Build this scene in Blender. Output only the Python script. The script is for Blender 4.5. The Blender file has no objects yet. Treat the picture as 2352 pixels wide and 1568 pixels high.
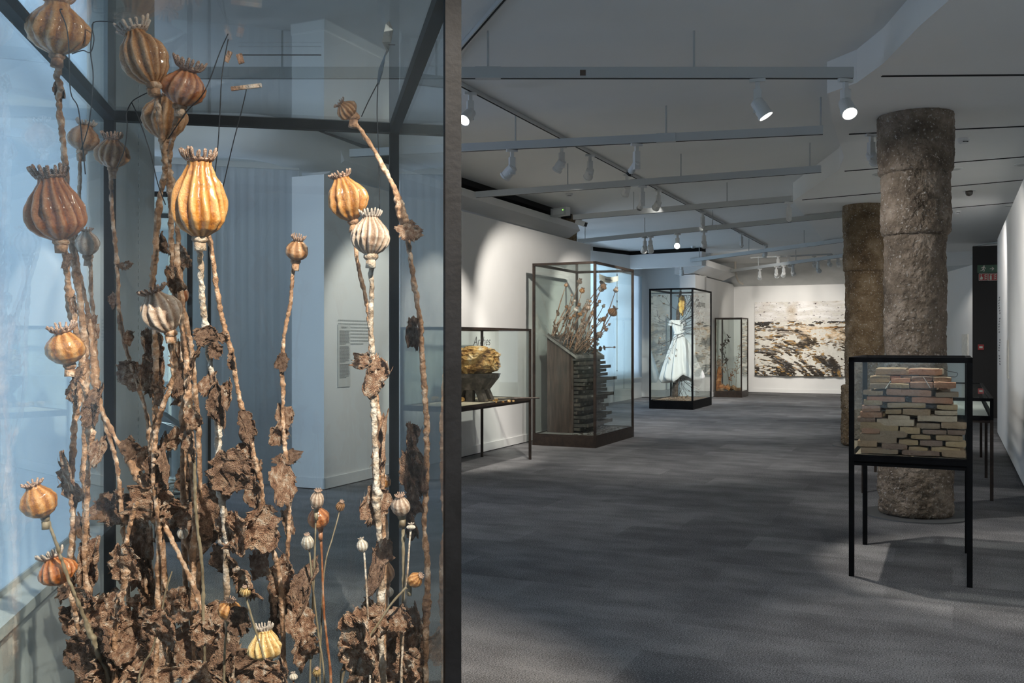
import bpy, math, random
from mathutils import Vector, Matrix, noise as NZ
random.seed(7)
S = bpy.context.scene
COL = S.collection
F = 2200.0; CX = 1176.0; CY = 784.0; H = 1.5           # focal length in px, principal point, eye height
YAW = math.radians(24.7); CO, SI = math.cos(YAW), math.sin(YAW)
AW = math.radians(11.6)                                  # front vitrine yaw
# ---------------------------------------------------------------- camera, world, light, exposure
cam_d = bpy.data.cameras.new('camera'); cam = bpy.data.objects.new('camera', cam_d); COL.objects.link(cam)
cam.location = (0, 0, H); cam.rotation_euler = (math.pi/2, 0, 0)
cam_d.sensor_width = 36; cam_d.lens = 36*F/2352; cam_d.clip_start = .05; cam_d.clip_end = 200
S.camera = cam
S.view_settings.view_transform = 'Standard'; S.view_settings.look = 'None'
S.view_settings.exposure = 0.0; S.view_settings.gamma = 1.0; S.view_settings.use_curve_mapping = False
S.cycles.max_bounces = 10; S.cycles.transparent_max_bounces = 40; S.cycles.diffuse_bounces = 4
S.cycles.glossy_bounces = 5; S.cycles.caustics_reflective = False; S.cycles.caustics_refractive = False
S.cycles.sample_clamp_indirect = 4
try:
    S.cycles.use_denoising = True
except Exception: pass
W = bpy.data.worlds.new('world'); S.world = W; W.use_nodes = True
W.node_tree.nodes['Background'].inputs[0].default_value = (.84, .93, 1, 1)
W.node_tree.nodes['Background'].inputs[1].default_value = .62

def P(px, py, D): return Vector(((px-CX)/F*D, D, H-(py-CY)/F*D))
def PZ(px, py, z): D = (z-H)*F/(CY-py); return P(px, py, D)
def R(x, y, z=0): return Vector((CO*x+SI*y, -SI*x+CO*y, z))
def onY(px, y):
    r = (px-CX)/F; return y*(CO*r-SI)/(CO+SI*r)

def area(name, loc, tgt, sx, sy, e, c):
    d = bpy.data.lights.new(name, 'AREA'); d.shape = 'RECTANGLE'; d.size = sx; d.size_y = sy; d.energy = e; d.color = c
    o = bpy.data.objects.new(name, d); COL.objects.link(o); o.location = loc
    o.rotation_euler = (Vector(tgt)-Vector(loc)).to_track_quat('-Z', 'Y').to_euler(); return o
def spotlight(loc, tgt, e, ang=50, c=(1, .93, .84), rad=.03, blend=.5):
    d = bpy.data.lights.new('spot_beam', 'SPOT'); d.energy = e; d.spot_size = math.radians(ang); d.spot_blend = blend
    d.color = c; d.shadow_soft_size = rad
    o = bpy.data.objects.new('spot_beam', d); COL.objects.link(o); o.location = loc
    o.rotation_euler = (Vector(tgt)-Vector(loc)).to_track_quat('-Z', 'Y').to_euler(); return o
DAY = (.57, .72, 1)
# daylight outside the windows of the left side
area('daylight_near_window', (-3.6, 3.2, 2.2), (0, 3.0, 1.5), 4.5, 3.2, 170, DAY)
area('daylight_bay_window', (-5.6, 9.0, 2.0), (-2.5, 7.9, 1.6), 2.6, 2.8, 120, DAY)
area('daylight_far_window', R(-9.4, 20.6, 2.0), R(-5, 20.6, 1.2), 5.5, 2.8, 430, (.70, .81, 1))
area('added_rear_fill', R(-3.2, -3.4, 2.3), R(-2.6, 8, 1.6), 6.5, 2.2, 60, (.93, .96, 1))  # fill added behind the viewpoint to raise the ambient light
area('added_rear_uplight', R(-3.2, -3.3, 1.2), R(-2.0, 6, 3.2), 6.5, 1.0, 170, (.93, .96, 1))  # uplight added behind the viewpoint to brighten the ceiling
# ---------------------------------------------------------------- materials
def newmat(name):
    m = bpy.data.materials.new(name); m.use_nodes = True; nt = m.node_tree
    return m, nt, nt.nodes['Principled BSDF']
def setc(b, c): b.inputs['Base Color'].default_value = (*c, 1)
def flat(name, c, rough=.6, metal=0, emit=0):
    m, nt, b = newmat(name); setc(b, c); b.inputs['Roughness'].default_value = rough; b.inputs['Metallic'].default_value = metal
    if emit: b.inputs['Emission Color'].default_value = (*c, 1); b.inputs['Emission Strength'].default_value = emit
    return m
def noisy(name, cols, scale=8, detail=6, rough=.7, bump=.3, bscale=None, metal=0, coat=0, rnd=True, stretch=(1, 1, 1), dist=.01, spec=None, stops=None, rr=None):
    m, nt, b = newmat(name); N = nt.nodes; L = nt.links
    tc = N.new('ShaderNodeTexCoord'); mp = N.new('ShaderNodeMapping'); mp.inputs['Scale'].default_value = stretch
    L.new(tc.outputs['Object'], mp.inputs['Vector'])
    if rnd:
        oi = N.new('ShaderNodeObjectInfo'); mu = N.new('ShaderNodeMath'); mu.operation = 'MULTIPLY'; mu.inputs[1].default_value = 37
        cb = N.new('ShaderNodeCombineXYZ'); L.new(oi.outputs['Random'], mu.inputs[0])
        for i in range(3): L.new(mu.outputs[0], cb.inputs[i])
        L.new(cb.outputs[0], mp.inputs['Location'])
    n = N.new('ShaderNodeTexNoise'); n.inputs['Scale'].default_value = scale; n.inputs['Detail'].default_value = detail; n.inputs['Roughness'].default_value = .62
    L.new(mp.outputs[0], n.inputs['Vector'])
    cr = N.new('ShaderNodeValToRGB'); e = cr.color_ramp.elements
    k = len(cols); st = stops or [.3+.4*i/(k-1) for i in range(k)]
    e[0].position = st[0]; e[0].color = (*cols[0], 1); e[1].position = st[-1]; e[1].color = (*cols[-1], 1)
    for i in range(1, k-1): q = e.new(st[i]); q.color = (*cols[i], 1)
    L.new(n.outputs['Fac'], cr.inputs[0]); L.new(cr.outputs[0], b.inputs['Base Color'])
    b.inputs['Roughness'].default_value = rough; b.inputs['Metallic'].default_value = metal; b.inputs['Coat Weight'].default_value = coat
    if spec is not None: b.inputs['Specular IOR Level'].default_value = spec
    if bump:
        n2 = N.new('ShaderNodeTexNoise'); n2.inputs['Scale'].default_value = bscale or scale*4; n2.inputs['Detail'].default_value = 5
        L.new(mp.outputs[0], n2.inputs['Vector']); bp = N.new('ShaderNodeBump'); bp.inputs['Strength'].default_value = bump; bp.inputs['Distance'].default_value = dist
        L.new(n2.outputs['Fac'], bp.inputs['Height']); L.new(bp.outputs[0], b.inputs['Normal'])
    if rr:
        r2 = N.new('ShaderNodeMapRange'); r2.inputs['To Min'].default_value = rr[0]; r2.inputs['To Max'].default_value = rr[1]
        L.new(n.outputs['Fac'], r2.inputs[0]); L.new(r2.outputs[0], b.inputs['Roughness'])
    m['nodes'] = 1
    return m
def glassmat(name, tint, f0=.04, dust=.012):
    m = bpy.data.materials.new(name); m.use_nodes = True; nt = m.node_tree; N = nt.nodes; L = nt.links; N.clear()
    out = N.new('ShaderNodeOutputMaterial'); tr = N.new('ShaderNodeBsdfTransparent'); tr.inputs[0].default_value = (*tint, 1)
    gl = N.new('ShaderNodeBsdfGlossy'); gl.inputs['Roughness'].default_value = .0; gl.inputs['Color'].default_value = (1, 1, 1, 1)
    g = N.new('ShaderNodeNewGeometry'); dt = N.new('ShaderNodeVectorMath'); dt.operation = 'DOT_PRODUCT'
    L.new(g.outputs['Incoming'], dt.inputs[0]); L.new(g.outputs['Normal'], dt.inputs[1])
    ab = N.new('ShaderNodeMath'); ab.operation = 'ABSOLUTE'; L.new(dt.outputs['Value'], ab.inputs[0])
    om = N.new('ShaderNodeMath'); om.operation = 'SUBTRACT'; om.inputs[0].default_value = 1; L.new(ab.outputs[0], om.inputs[1])
    pw = N.new('ShaderNodeMath'); pw.operation = 'POWER'; pw.inputs[1].default_value = 5; L.new(om.outputs[0], pw.inputs[0])
    ma = N.new('ShaderNodeMath'); ma.operation = 'MULTIPLY_ADD'; ma.inputs[1].default_value = 1-f0; ma.inputs[2].default_value = f0; L.new(pw.outputs[0], ma.inputs[0])
    mx = N.new('ShaderNodeMixShader'); L.new(ma.outputs[0], mx.inputs[0]); L.new(tr.outputs[0], mx.inputs[1]); L.new(gl.outputs[0], mx.inputs[2])
    df = N.new('ShaderNodeBsdfDiffuse'); df.inputs[0].default_value = (.8, .85, .85, 1)
    nz = N.new('ShaderNodeTexNoise'); nz.inputs['Scale'].default_value = 2.5; nz.inputs['Detail'].default_value = 6
    tc = N.new('ShaderNodeTexCoord'); L.new(tc.outputs['Object'], nz.inputs['Vector'])
    mr = N.new('ShaderNodeMapRange'); mr.inputs['From Min'].default_value = .4; mr.inputs['From Max'].default_value = .75; mr.inputs['To Min'].default_value = dust*.3; mr.inputs['To Max'].default_value = dust*2
    L.new(nz.outputs['Fac'], mr.inputs[0])
    m2 = N.new('ShaderNodeMixShader'); L.new(mr.outputs[0], m2.inputs[0]); L.new(mx.outputs[0], m2.inputs[1]); L.new(df.outputs[0], m2.inputs[2])
    L.new(m2.outputs[0], out.inputs['Surface']); return m
def sheer(name, c, tl=.6):
    m = bpy.data.materials.new(name); m.use_nodes = True; nt = m.node_tree; N = nt.nodes; L = nt.links; N.clear()
    out = N.new('ShaderNodeOutputMaterial'); t = N.new('ShaderNodeBsdfTranslucent'); t.inputs[0].default_value = (*c, 1)
    d = N.new('ShaderNodeBsdfDiffuse'); d.inputs[0].default_value = (*c, 1); mx = N.new('ShaderNodeMixShader'); mx.inputs[0].default_value = tl
    L.new(d.outputs[0], mx.inputs[1]); L.new(t.outputs[0], mx.inputs[2])
    L.new(mx.outputs[0], out.inputs['Surface']); return m

M = {}
M['wall'] = noisy('white_wall_paint', [(.76, .76, .75), (.80, .80, .79)], 1.2, 3, .75, .05, 90, rnd=False)
M['ceil'] = noisy('ceiling_paint', [(.72, .73, .72), (.76, .77, .76)], .6, 3, .85, .03, 60, rnd=False)
M['soffit'] = noisy('soffit_paint', [(.74, .74, .72), (.78, .78, .76)], .6, 3, .8, .03, 60, rnd=False)
M['black'] = flat('black_paint', (.012, .012, .013), .6)
M['gap'] = flat('recess_shade_black', (.01, .01, .01), .9)  # black colour standing in for the shade inside gaps and slots
M['iron'] = noisy('blackened_steel', [(.0025, .003, .004), (.006, .007, .009)], 12, 5, .62, .12, 60, metal=.0, spec=.12, rnd=False)
M['rust'] = noisy('brown_steel', [(.017, .013, .011), (.050, .033, .024)], 14, 6, .5, .15, 60, metal=.3, rnd=False)
M['glass'] = glassmat('vitrine_glass', (.955, .98, .98), .035, .0012)
M['glassf'] = glassmat('far_vitrine_glass', (.95, .975, .965), .022, .008)
M['white'] = flat('white_enamel', (.62, .63, .62), .4)
M['beam'] = flat('aluminium_beam_paint', (.46, .48, .48), .45)
M['lens'] = flat('lit_lamp_lens', (1, .96, .9), .3, 0, 14)
M['lensoff'] = flat('dark_lamp_lens', (.03, .03, .03), .2)
M['blind'] = sheer('sheer_blind_fabric', (.80, .86, .9), .65)
M['curtain'] = sheer('grey_curtain_fabric', (.74, .77, .80), .55)
M['grey'] = noisy('grey_render', [(.42, .43, .42), (.5, .51, .5)], 3, 5, .85, .1, 50, rnd=False)
M['paper'] = noisy('aged_paper', [(.62, .60, .54), (.8, .78, .72)], 9, 4, .8, .1)
M['print'] = flat('grey_print', (.22, .22, .22), .8)
M['ink'] = flat('black_ink', (.02, .02, .02), .6)
M['wire'] = flat('dark_wire', (.03, .03, .035), .5, .5)
M['lead'] = noisy('lead_sheet', [(.07, .08, .09), (.17, .19, .21)], 7, 6, .45, .3, 20, metal=.5)
M['sand'] = noisy('sand_bed', [(.38, .31, .22), (.62, .54, .42)], 20, 6, .95, .4, 90)
M['dust'] = noisy('dusty_floor_of_case', [(.10, .10, .095), (.3, .29, .27)], 9, 6, .9, .2, 60)
M['stem'] = noisy('dried_stem', [(.10, .045, .025), (.33, .18, .10), (.70, .54, .43)], 30, 8, .7, 1.0, 70, dist=.01, stops=[.3, .5, .70])
M['stemw'] = noisy('whitened_stem', [(.12, .07, .045), (.34, .24, .17), (.64, .57, .51)], 26, 8, .6, 1.0, 70, dist=.01, stops=[.28, .46, .64])
M['stemg'] = noisy('olive_brown_stem', [(.10, .07, .04), (.26, .21, .14)], 22, 6, .55, .5, 60, dist=.004)
M['stemr'] = noisy('rust_red_stem', [(.10, .02, .008), (.32, .12, .05), (.5, .35, .25)], 30, 6, .45, .5, 60, dist=.004)
M['leaf'] = noisy('crumpled_plaster_leaf', [(.20, .085, .045), (.48, .25, .15), (.70, .45, .31), (.93, .80, .70)], 5, 10, .85, 1.0, 34, dist=.03, stops=[.34, .47, .57, .68])  # noise tones spread wide so the colour adds light and dark contrast
M['leafd'] = noisy('dark_crumpled_leaf', [(.10, .05, .03), (.28, .15, .095), (.5, .33, .23)], 6, 9, .9, 1.0, 34, dist=.02)
M['leafb'] = noisy('brown_dry_leaf', [(.05, .03, .02), (.14, .09, .06), (.3, .2, .14)], 6, 6, .9, .6, 34, dist=.02)
M['cord'] = flat('metal_bead', (.6, .62, .62), .3, .5)
M['stone'] = None
def podmat(name, lo, mid, hi, rough=.3, coat=.5, sss=.08):
    m, nt, b = newmat(name); N = nt.nodes; L = nt.links
    at = N.new('ShaderNodeAttribute'); at.attribute_name = 'ridge'
    tc = N.new('ShaderNodeTexCoord'); oi = N.new('ShaderNodeObjectInfo'); ad = N.new('ShaderNodeVectorMath'); ad.operation = 'ADD'
    L.new(tc.outputs['Object'], ad.inputs[0]); L.new(oi.outputs['Random'], ad.inputs[1])
    n = N.new('ShaderNodeTexNoise'); n.inputs['Scale'].default_value = 26; n.inputs['Detail'].default_value = 8; n.inputs['Roughness'].default_value = .65; L.new(ad.outputs[0], n.inputs['Vector'])
    n3 = N.new('ShaderNodeTexNoise'); n3.inputs['Scale'].default_value = 9; n3.inputs['Detail'].default_value = 3; L.new(ad.outputs[0], n3.inputs['Vector'])
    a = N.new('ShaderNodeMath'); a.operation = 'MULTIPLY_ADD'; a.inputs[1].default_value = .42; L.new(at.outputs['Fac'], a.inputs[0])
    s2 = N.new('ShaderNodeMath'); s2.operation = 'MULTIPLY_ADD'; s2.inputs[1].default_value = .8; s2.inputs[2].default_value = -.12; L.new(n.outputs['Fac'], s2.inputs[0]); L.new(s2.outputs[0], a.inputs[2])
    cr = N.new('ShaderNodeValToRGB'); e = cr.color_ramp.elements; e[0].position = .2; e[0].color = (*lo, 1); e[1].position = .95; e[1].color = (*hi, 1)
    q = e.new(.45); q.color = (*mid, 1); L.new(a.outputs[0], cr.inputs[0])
    # plaster dust in fine specks
    n2 = N.new('ShaderNodeTexNoise'); n2.inputs['Scale'].default_value = 95; n2.inputs['Detail'].default_value = 3; L.new(ad.outputs[0], n2.inputs['Vector'])
    mr = N.new('ShaderNodeMapRange'); mr.inputs['From Min'].default_value = .62; mr.inputs['From Max'].default_value = .72; mr.inputs['To Max'].default_value = .5; L.new(n2.outputs['Fac'], mr.inputs[0])
    ml = N.new('ShaderNodeMath'); ml.operation = 'MULTIPLY'; L.new(mr.outputs[0], ml.inputs[0])
    aa = N.new('ShaderNodeMath'); aa.operation = 'ADD'; aa.inputs[1].default_value = .25; L.new(at.outputs['Fac'], aa.inputs[0]); L.new(aa.outputs[0], ml.inputs[1])
    mx = N.new('ShaderNodeMix'); mx.data_type = 'RGBA'; L.new(ml.outputs[0], mx.inputs[0]); L.new(cr.outputs[0], mx.inputs[6]); mx.inputs[7].default_value = (.72, .66, .60, 1)
    # brown blotches
    m3 = N.new('ShaderNodeMapRange'); m3.inputs['From Min'].default_value = .58; m3.inputs['From Max'].default_value = .72; m3.inputs['To Max'].default_value = .6; L.new(n3.outputs['Fac'], m3.inputs[0])
    mx2 = N.new('ShaderNodeMix'); mx2.data_type = 'RGBA'; L.new(m3.outputs[0], mx2.inputs[0]); L.new(mx.outputs[2], mx2.inputs[6]); mx2.inputs[7].default_value = (.15, .07, .035, 1)
    L.new(mx2.outputs[2], b.inputs['Base Color'])
    b.inputs['Roughness'].default_value = rough; b.inputs['Coat Weight'].default_value = coat; b.inputs['Coat Roughness'].default_value = .15
    b.inputs['Subsurface Weight'].default_value = sss; b.inputs['Subsurface Radius'].default_value = (.05, .02, .008); b.inputs['Subsurface Scale'].default_value = .3
    bp = N.new('ShaderNodeBump'); bp.inputs['Strength'].default_value = .45; bp.inputs['Distance'].default_value = .006; L.new(n.outputs['Fac'], bp.inputs['Height']); L.new(bp.outputs[0], b.inputs['Normal'])
    return m
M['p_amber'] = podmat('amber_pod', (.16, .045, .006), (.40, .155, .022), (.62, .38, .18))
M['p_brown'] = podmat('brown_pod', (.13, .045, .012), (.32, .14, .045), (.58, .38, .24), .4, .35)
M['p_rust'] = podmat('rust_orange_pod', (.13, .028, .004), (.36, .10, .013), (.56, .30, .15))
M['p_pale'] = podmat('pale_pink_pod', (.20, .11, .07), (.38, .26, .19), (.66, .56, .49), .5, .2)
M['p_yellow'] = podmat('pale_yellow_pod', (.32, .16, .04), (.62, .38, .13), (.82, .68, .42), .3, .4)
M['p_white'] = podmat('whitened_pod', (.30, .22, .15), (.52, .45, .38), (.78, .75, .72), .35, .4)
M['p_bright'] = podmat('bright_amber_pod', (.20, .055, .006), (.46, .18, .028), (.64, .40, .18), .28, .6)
M['crown'] = noisy('pod_crown', [(.10, .045, .025), (.27, .14, .085), (.62, .53, .48)], 60, 5, .7, .4, 90, dist=.003, stops=[.3, .48, .66])
M['crownw'] = noisy('pale_crown', [(.22, .14, .10), (.62, .55, .50)], 60, 5, .7, .4, 90, dist=.003)

# ---------------------------------------------------------------- mesh helpers
class MB:
    def __init__(s): s.v = []; s.f = []; s.at = None
    def add(s, vs, fs):
        o = len(s.v); s.v += [Vector(a) for a in vs]; s.f += [tuple(i+o for i in f) for f in fs]; return s
    def box8(s, p):  # 8 corners, bottom 4 ccw then top 4
        return s.add(p, [(0, 3, 2, 1), (4, 5, 6, 7), (0, 1, 5, 4), (1, 2, 6, 5), (2, 3, 7, 6), (3, 0, 4, 7)])
    def box(s, c, sx, sy, sz, m=None):
        c = Vector(c); p = [Vector((x*sx/2, y*sy/2, z*sz/2)) for z in (-1, 1) for x, y in ((-1, -1), (1, -1), (1, 1), (-1, 1))]
        if m is not None: p = [m @ a for a in p]
        return s.box8([c+a for a in p])
    def prism(s, poly, z0, z1):
        n = len(poly); vs = [(p[0], p[1], z0) for p in poly]+[(p[0], p[1], z1) for p in poly]
        return s.add(vs, [tuple(range(n))[::-1], tuple(range(n, 2*n))]+[(i, (i+1) % n, n+(i+1) % n, n+i) for i in range(n)])
    def bar(s, a, b, w, h=None):
        a = Vector(a); b = Vector(b); h = h or w; d = (b-a).normalized()
        up = Vector((0, 0, 1)) if abs(d.z) < .9 else Vector((CO, -SI, 0))
        x = d.cross(up).normalized()*w/2; y = x.cross(d).normalized()*h/2
        return s.box8([a-x-y, a+x-y, a+x+y, a-x+y, b-x-y, b+x-y, b+x+y, b-x+y])
    def wall(s, a, b, z0, z1, t):  # a,b 2D; thickness t to the right of a->b
        a = Vector((a[0], a[1])); b = Vector((b[0], b[1])); d = (b-a).normalized(); n = Vector((d.y, -d.x))*t
        return s.prism([a, a+n, b+n, b], z0, z1)
    def tube(s, pts, rad, n=8, lump=0, seed=0, freq=30, cap=True):
        pts = [Vector(p) for p in pts]; k = len(pts); o = len(s.v); u = None
        for i, p in enumerate(pts):
            d = (pts[min(i+1, k-1)]-pts[max(i-1, 0)]).normalized()
            if u is None: u = d.orthogonal().normalized()
            u = (u-d*u.dot(d)).normalized(); w = d.cross(u)
            r = rad[i] if hasattr(rad, '__len__') else rad
            for j in range(n):
                a = 2*math.pi*j/n; q = u*math.cos(a)+w*math.sin(a)
                rr = r*(1+lump*NZ.noise((p+q*r)*freq+Vector((seed, 0, 0)))) if lump else r
                s.v.append(p+q*rr)
        for i in range(k-1):
            for j in range(n):
                s.f.append((o+i*n+j, o+i*n+(j+1) % n, o+(i+1)*n+(j+1) % n, o+(i+1)*n+j))
        if cap: s.f.append(tuple(o+j for j in range(n))[::-1]); s.f.append(tuple(o+(k-1)*n+j for j in range(n)))
        return s
    def lathe(s, prof, n=24, c=(0, 0, 0), caps=True):
        c = Vector(c); o = len(s.v)
        for r, z in prof:
            for j in range(n): a = 2*math.pi*j/n; s.v.append(c+Vector((r*math.cos(a), r*math.sin(a), z)))
        for i in range(len(prof)-1):
            for j in range(n): s.f.append((o+i*n+j, o+i*n+(j+1) % n, o+(i+1)*n+(j+1) % n, o+(i+1)*n+j))
        if caps: s.f.append(tuple(o+j for j in range(n))[::-1]); s.f.append(tuple(o+(len(prof)-1)*n+j for j in range(n)))
        return s
    def mesh(s, name, off=Vector((0, 0, 0)), smooth=False):
        me = bpy.data.meshes.new(name); me.from_pydata([tuple(v-off) for v in s.v], [], s.f)
        if s.at:
            a = me.attributes.new('ridge', 'FLOAT', 'POINT'); a.data.foreach_set('value', s.at+[0.5]*(len(s.v)-len(s.at)))
        if smooth: me.polygons.foreach_set('use_smooth', [True]*len(me.polygons))
        me.update(); return me
    def smooth_pts(pts, k):
        return pts
WL = {}
def wl(o): return WL.get(o.name, Vector((0, 0, 0))) if o else Vector((0, 0, 0))
def tag(o, label=None, cat=None, group=None, kind=None):
    if label: o['label'] = label
    if cat: o['category'] = cat
    if group: o['group'] = group
    if kind: o['kind'] = kind
    return o
def T(name, label, cat, loc, group=None):
    o = bpy.data.objects.new(name, None); COL.objects.link(o); o.location = loc; o.empty_display_size = .1
    WL[o.name] = Vector(loc); return tag(o, label, cat, group)
def B(mb, name, mat, parent=None, smooth=False, origin=None, kind=None):
    """link a mesh built in world coordinates as ONE object"""
    og = Vector(origin) if origin is not None else (wl(parent) if parent else Vector((0, 0, 0)))
    me = mb.mesh(name, og, smooth); me.materials.append(mat)
    o = bpy.data.objects.new(name, me); COL.objects.link(o)
    o.location = og-wl(parent) if parent else og
    o.parent = parent; WL[o.name] = og
    if kind: o['kind'] = kind
    return o
def LK(me, name, parent, loc, rot=None, scale=None, mat=None):
    """link an object on shared mesh data, loc in world coordinates"""
    o = bpy.data.objects.new(name, me); COL.objects.link(o); o.parent = parent
    o.location = Vector(loc)-wl(parent); WL[o.name] = Vector(loc)
    if rot is not None:
        o.rotation_mode = 'QUATERNION'; o.rotation_quaternion = rot
    if scale is not None: o.scale = scale
    return o
def struct(mb, name, mat, parent=None, smooth=False):
    return B(mb, name, mat, parent, smooth, kind='structure')
def bezier(pts, n):
    """smooth polyline through pts (Catmull-Rom)"""
    pts = [Vector(p) for p in pts]; out = []; k = len(pts)
    for i in range(k-1):
        a, b, c, d = pts[max(i-1, 0)], pts[i], pts[i+1], pts[min(i+2, k-1)]
        for j in range(n):
            t = j/n; out.append(.5*((2*b)+(c-a)*t+(2*a-5*b+4*c-d)*t*t+(3*b-a-3*c+d)*t*t*t))
    out.append(pts[-1]); return out
def fbm(p, o=4): return NZ.fractal(p, 1.0, 2.0, o)

# ---------------------------------------------------------------- STRUCTURE
ZC = 3.70; ZS = 3.45
# floor: carpet in room axes
def carpet():
    m, nt, b = newmat('grey_carpet'); N = nt.nodes; L = nt.links
    tc = N.new('ShaderNodeTexCoord')
    br = N.new('ShaderNodeTexBrick'); br.offset = .37; br.inputs['Scale'].default_value = 1.0; br.inputs['Brick Width'].default_value = 1.0; br.inputs['Row Height'].default_value = .5
    br.inputs['Mortar Size'].default_value = 0; br.inputs['Color1'].default_value = (0, 0, 0, 1); br.inputs['Color2'].default_value = (1, 1, 1, 1); L.new(tc.outputs['Object'], br.inputs['Vector'])
    mp = N.new('ShaderNodeMapping'); mp.inputs['Scale'].default_value = (1, 1.7, 1); L.new(tc.outputs['Object'], mp.inputs['Vector'])
    n1 = N.new('ShaderNodeTexNoise'); n1.inputs['Scale'].default_value = 2.6; n1.inputs['Detail'].default_value = 7; L.new(mp.outputs[0], n1.inputs['Vector'])
    n2 = N.new('ShaderNodeTexNoise'); n2.inputs['Scale'].default_value = 130; n2.inputs['Detail'].default_value = 3; L.new(mp.outputs[0], n2.inputs['Vector'])
    a = N.new('ShaderNodeMath'); a.operation = 'MULTIPLY_ADD'; a.inputs[1].default_value = .07; L.new(br.outputs['Color'], a.inputs[0]); a0 = N.new('ShaderNodeMath'); a0.operation = 'MULTIPLY_ADD'; a0.inputs[1].default_value = .24; a0.inputs[2].default_value = .36; L.new(n1.outputs['Fac'], a0.inputs[0]); L.new(a0.outputs[0], a.inputs[2])
    c = N.new('ShaderNodeMath'); c.operation = 'MULTIPLY_ADD'; c.inputs[1].default_value = .9; L.new(n2.outputs['Fac'], c.inputs[0]); L.new(a.outputs[0], c.inputs[2])
    cr = N.new('ShaderNodeValToRGB'); e = cr.color_ramp.elements; e[0].position = .62; e[0].color = (.036, .038, .041, 1); e[1].position = 1.5/1.25; e[1].color = (.30, .30, .305, 1)
    q = e.new(.98); q.color = (.13, .13, .135, 1)
    e[0].position = .55; L.new(c.outputs[0], cr.inputs[0]); L.new(cr.outputs[0], b.inputs['Base Color'])
    b.inputs['Roughness'].default_value = .95; b.inputs['Specular IOR Level'].default_value = .15
    bp = N.new('ShaderNodeBump'); bp.inputs['Strength'].default_value = .5; bp.inputs['Distance'].default_value = .004; L.new(n2.outputs['Fac'], bp.inputs['Height']); L.new(bp.outputs[0], b.inputs['Normal'])
    return m
M['carpet'] = carpet()
fl = MB().add([(-14, -8, 0), (6, -8, 0), (6, 32, 0), (-14, 32, 0), (-14, -8, -.1), (6, -8, -.1), (6, 32, -.1), (-14, 32, -.1)],
              [(0, 1, 2, 3), (7, 6, 5, 4), (0, 4, 5, 1), (1, 5, 6, 2), (2, 6, 7, 3), (3, 7, 4, 0)])
fo = struct(fl, 'floor', M['carpet']); fo.rotation_euler = (0, 0, -YAW)
struct(MB().prism([(-9, -4), (15, -4), (15, 34), (-9, 34)], ZC, ZC+.15), 'ceiling', M['ceil'])
sof = [(2.2, -4), (2.35, 2), (2.45, 4.5), (2.52, 5.93), (2.605, 6.71), (2.6, 7.22), (2.48, 7.54), (2.82, 8.43), (3.09, 9.1), (3.5, 10.1), (3.72, 10.9), (3.8, 12), (3.9, 13.3), (5.0, 16), (7.4, 22), (9.2, 25.2), (14.5, 22.8), (14.5, -4)]
struct(MB().prism(sof, ZS, ZC+.01), 'ceiling_right', M['soffit'])
for i, (a, b, c, d) in enumerate([(2025, 175, 2352, 172), (1950, 308, 2352, 290), (1940, 393, 2352, 360), (1843, 459, 2352, 413), (2060, 489, 2352, 463)]):
    p = PZ(a, b, ZS-.002); q = PZ(c, d, ZS-.002); q = p+(q-p)*1.3
    struct(MB().bar(p, q, .028, .008), 'trim_%d' % (i+1), M['gap'])
# left wall : x=-5.77 in room axes
XW = -5.77; ZW = 3.19
def rwall(x0, y0, x1, y1, z0, z1, t, name, mat='wall', base=True):
    a = R(x0, y0); b = R(x1, y1); o = struct(MB().wall(a, b, z0, z1, t), name, M[mat]); return o
def base(x0, y0, x1, y1, name, t=-.02, h=.12):
    a = R(x0, y0); b = R(x1, y1)
    struct(MB().wall(a, b, .012, h, t), name, M['wall'])
    struct(MB().wall(a, b, 0, .012, t*.4), name+'_gap', M['gap'])
rwall(XW, 15.85, XW, 8.0, 0, ZW, .40, 'wall_left')
base(XW, 15.85, XW, 7.98, 'baseboard_left')
# baseboard on the end face of the left wall
base(XW+.02, 8.0, XW-.40, 8.0, 'baseboard_left_end')
rwall(-5.9, 28.6, -5.9, 23.9, 0, ZW, .4, 'wall_left_far')
base(-5.9, 28.6, -5.9, 23.9, 'baseboard_left_far')
rwall(-.5, 28.6, XW-.5, 28.6, 0, ZW, .25, 'wall_back')
base(-.5, 28.6, XW, 28.6, 'baseboard_back', t=-.02)
# upper back: sloped grey panel up to the ceiling
a0, a1, b0, b1 = R(-9, 28.9, 3.0), R(3, 28.9, 3.0), R(-9, 27.2, ZC+.02), R(3, 27.2, ZC+.02)
up = Vector((0, 0, .06)); struct(MB().box8([a0, a1, b1, b0, a0+up, a1+up, b1+up, b0+up]), 'ceiling_back_slope', M['grey'])
# angled wall on the far right, black recess wall, right wall
rwall(.40, 23.0, -1.0, 28.9, 0, 3.16, .3, 'wall_right_far')
base(.40, 23.0, -.9, 28.5, 'baseboard_right_far', t=-.02)
rwall(.36, 21.0, 3.2, 21.0, 0, 3.38, -.2, 'wall_recess', 'black')
rwall(3.2, 21.0, 3.2, 17.4, 0, 3.4, .2, 'wall_recess_side', 'black')
rwall(-.6, 23.1, 3.3, 22.4, 3.16, ZC, -.1, 'wall_recess_upper')
XR = .66
rwall(XR, 17.4, XR, -3, .03, 3.16, -.35, 'wall_right')
struct(MB().wall(R(XR+.02, 17.38), R(XR+.02, -3), 0, .03, -.3), 'trim_shadow_line_right', M['gap'])  # black strip in place of the shadow line under the wall
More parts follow.
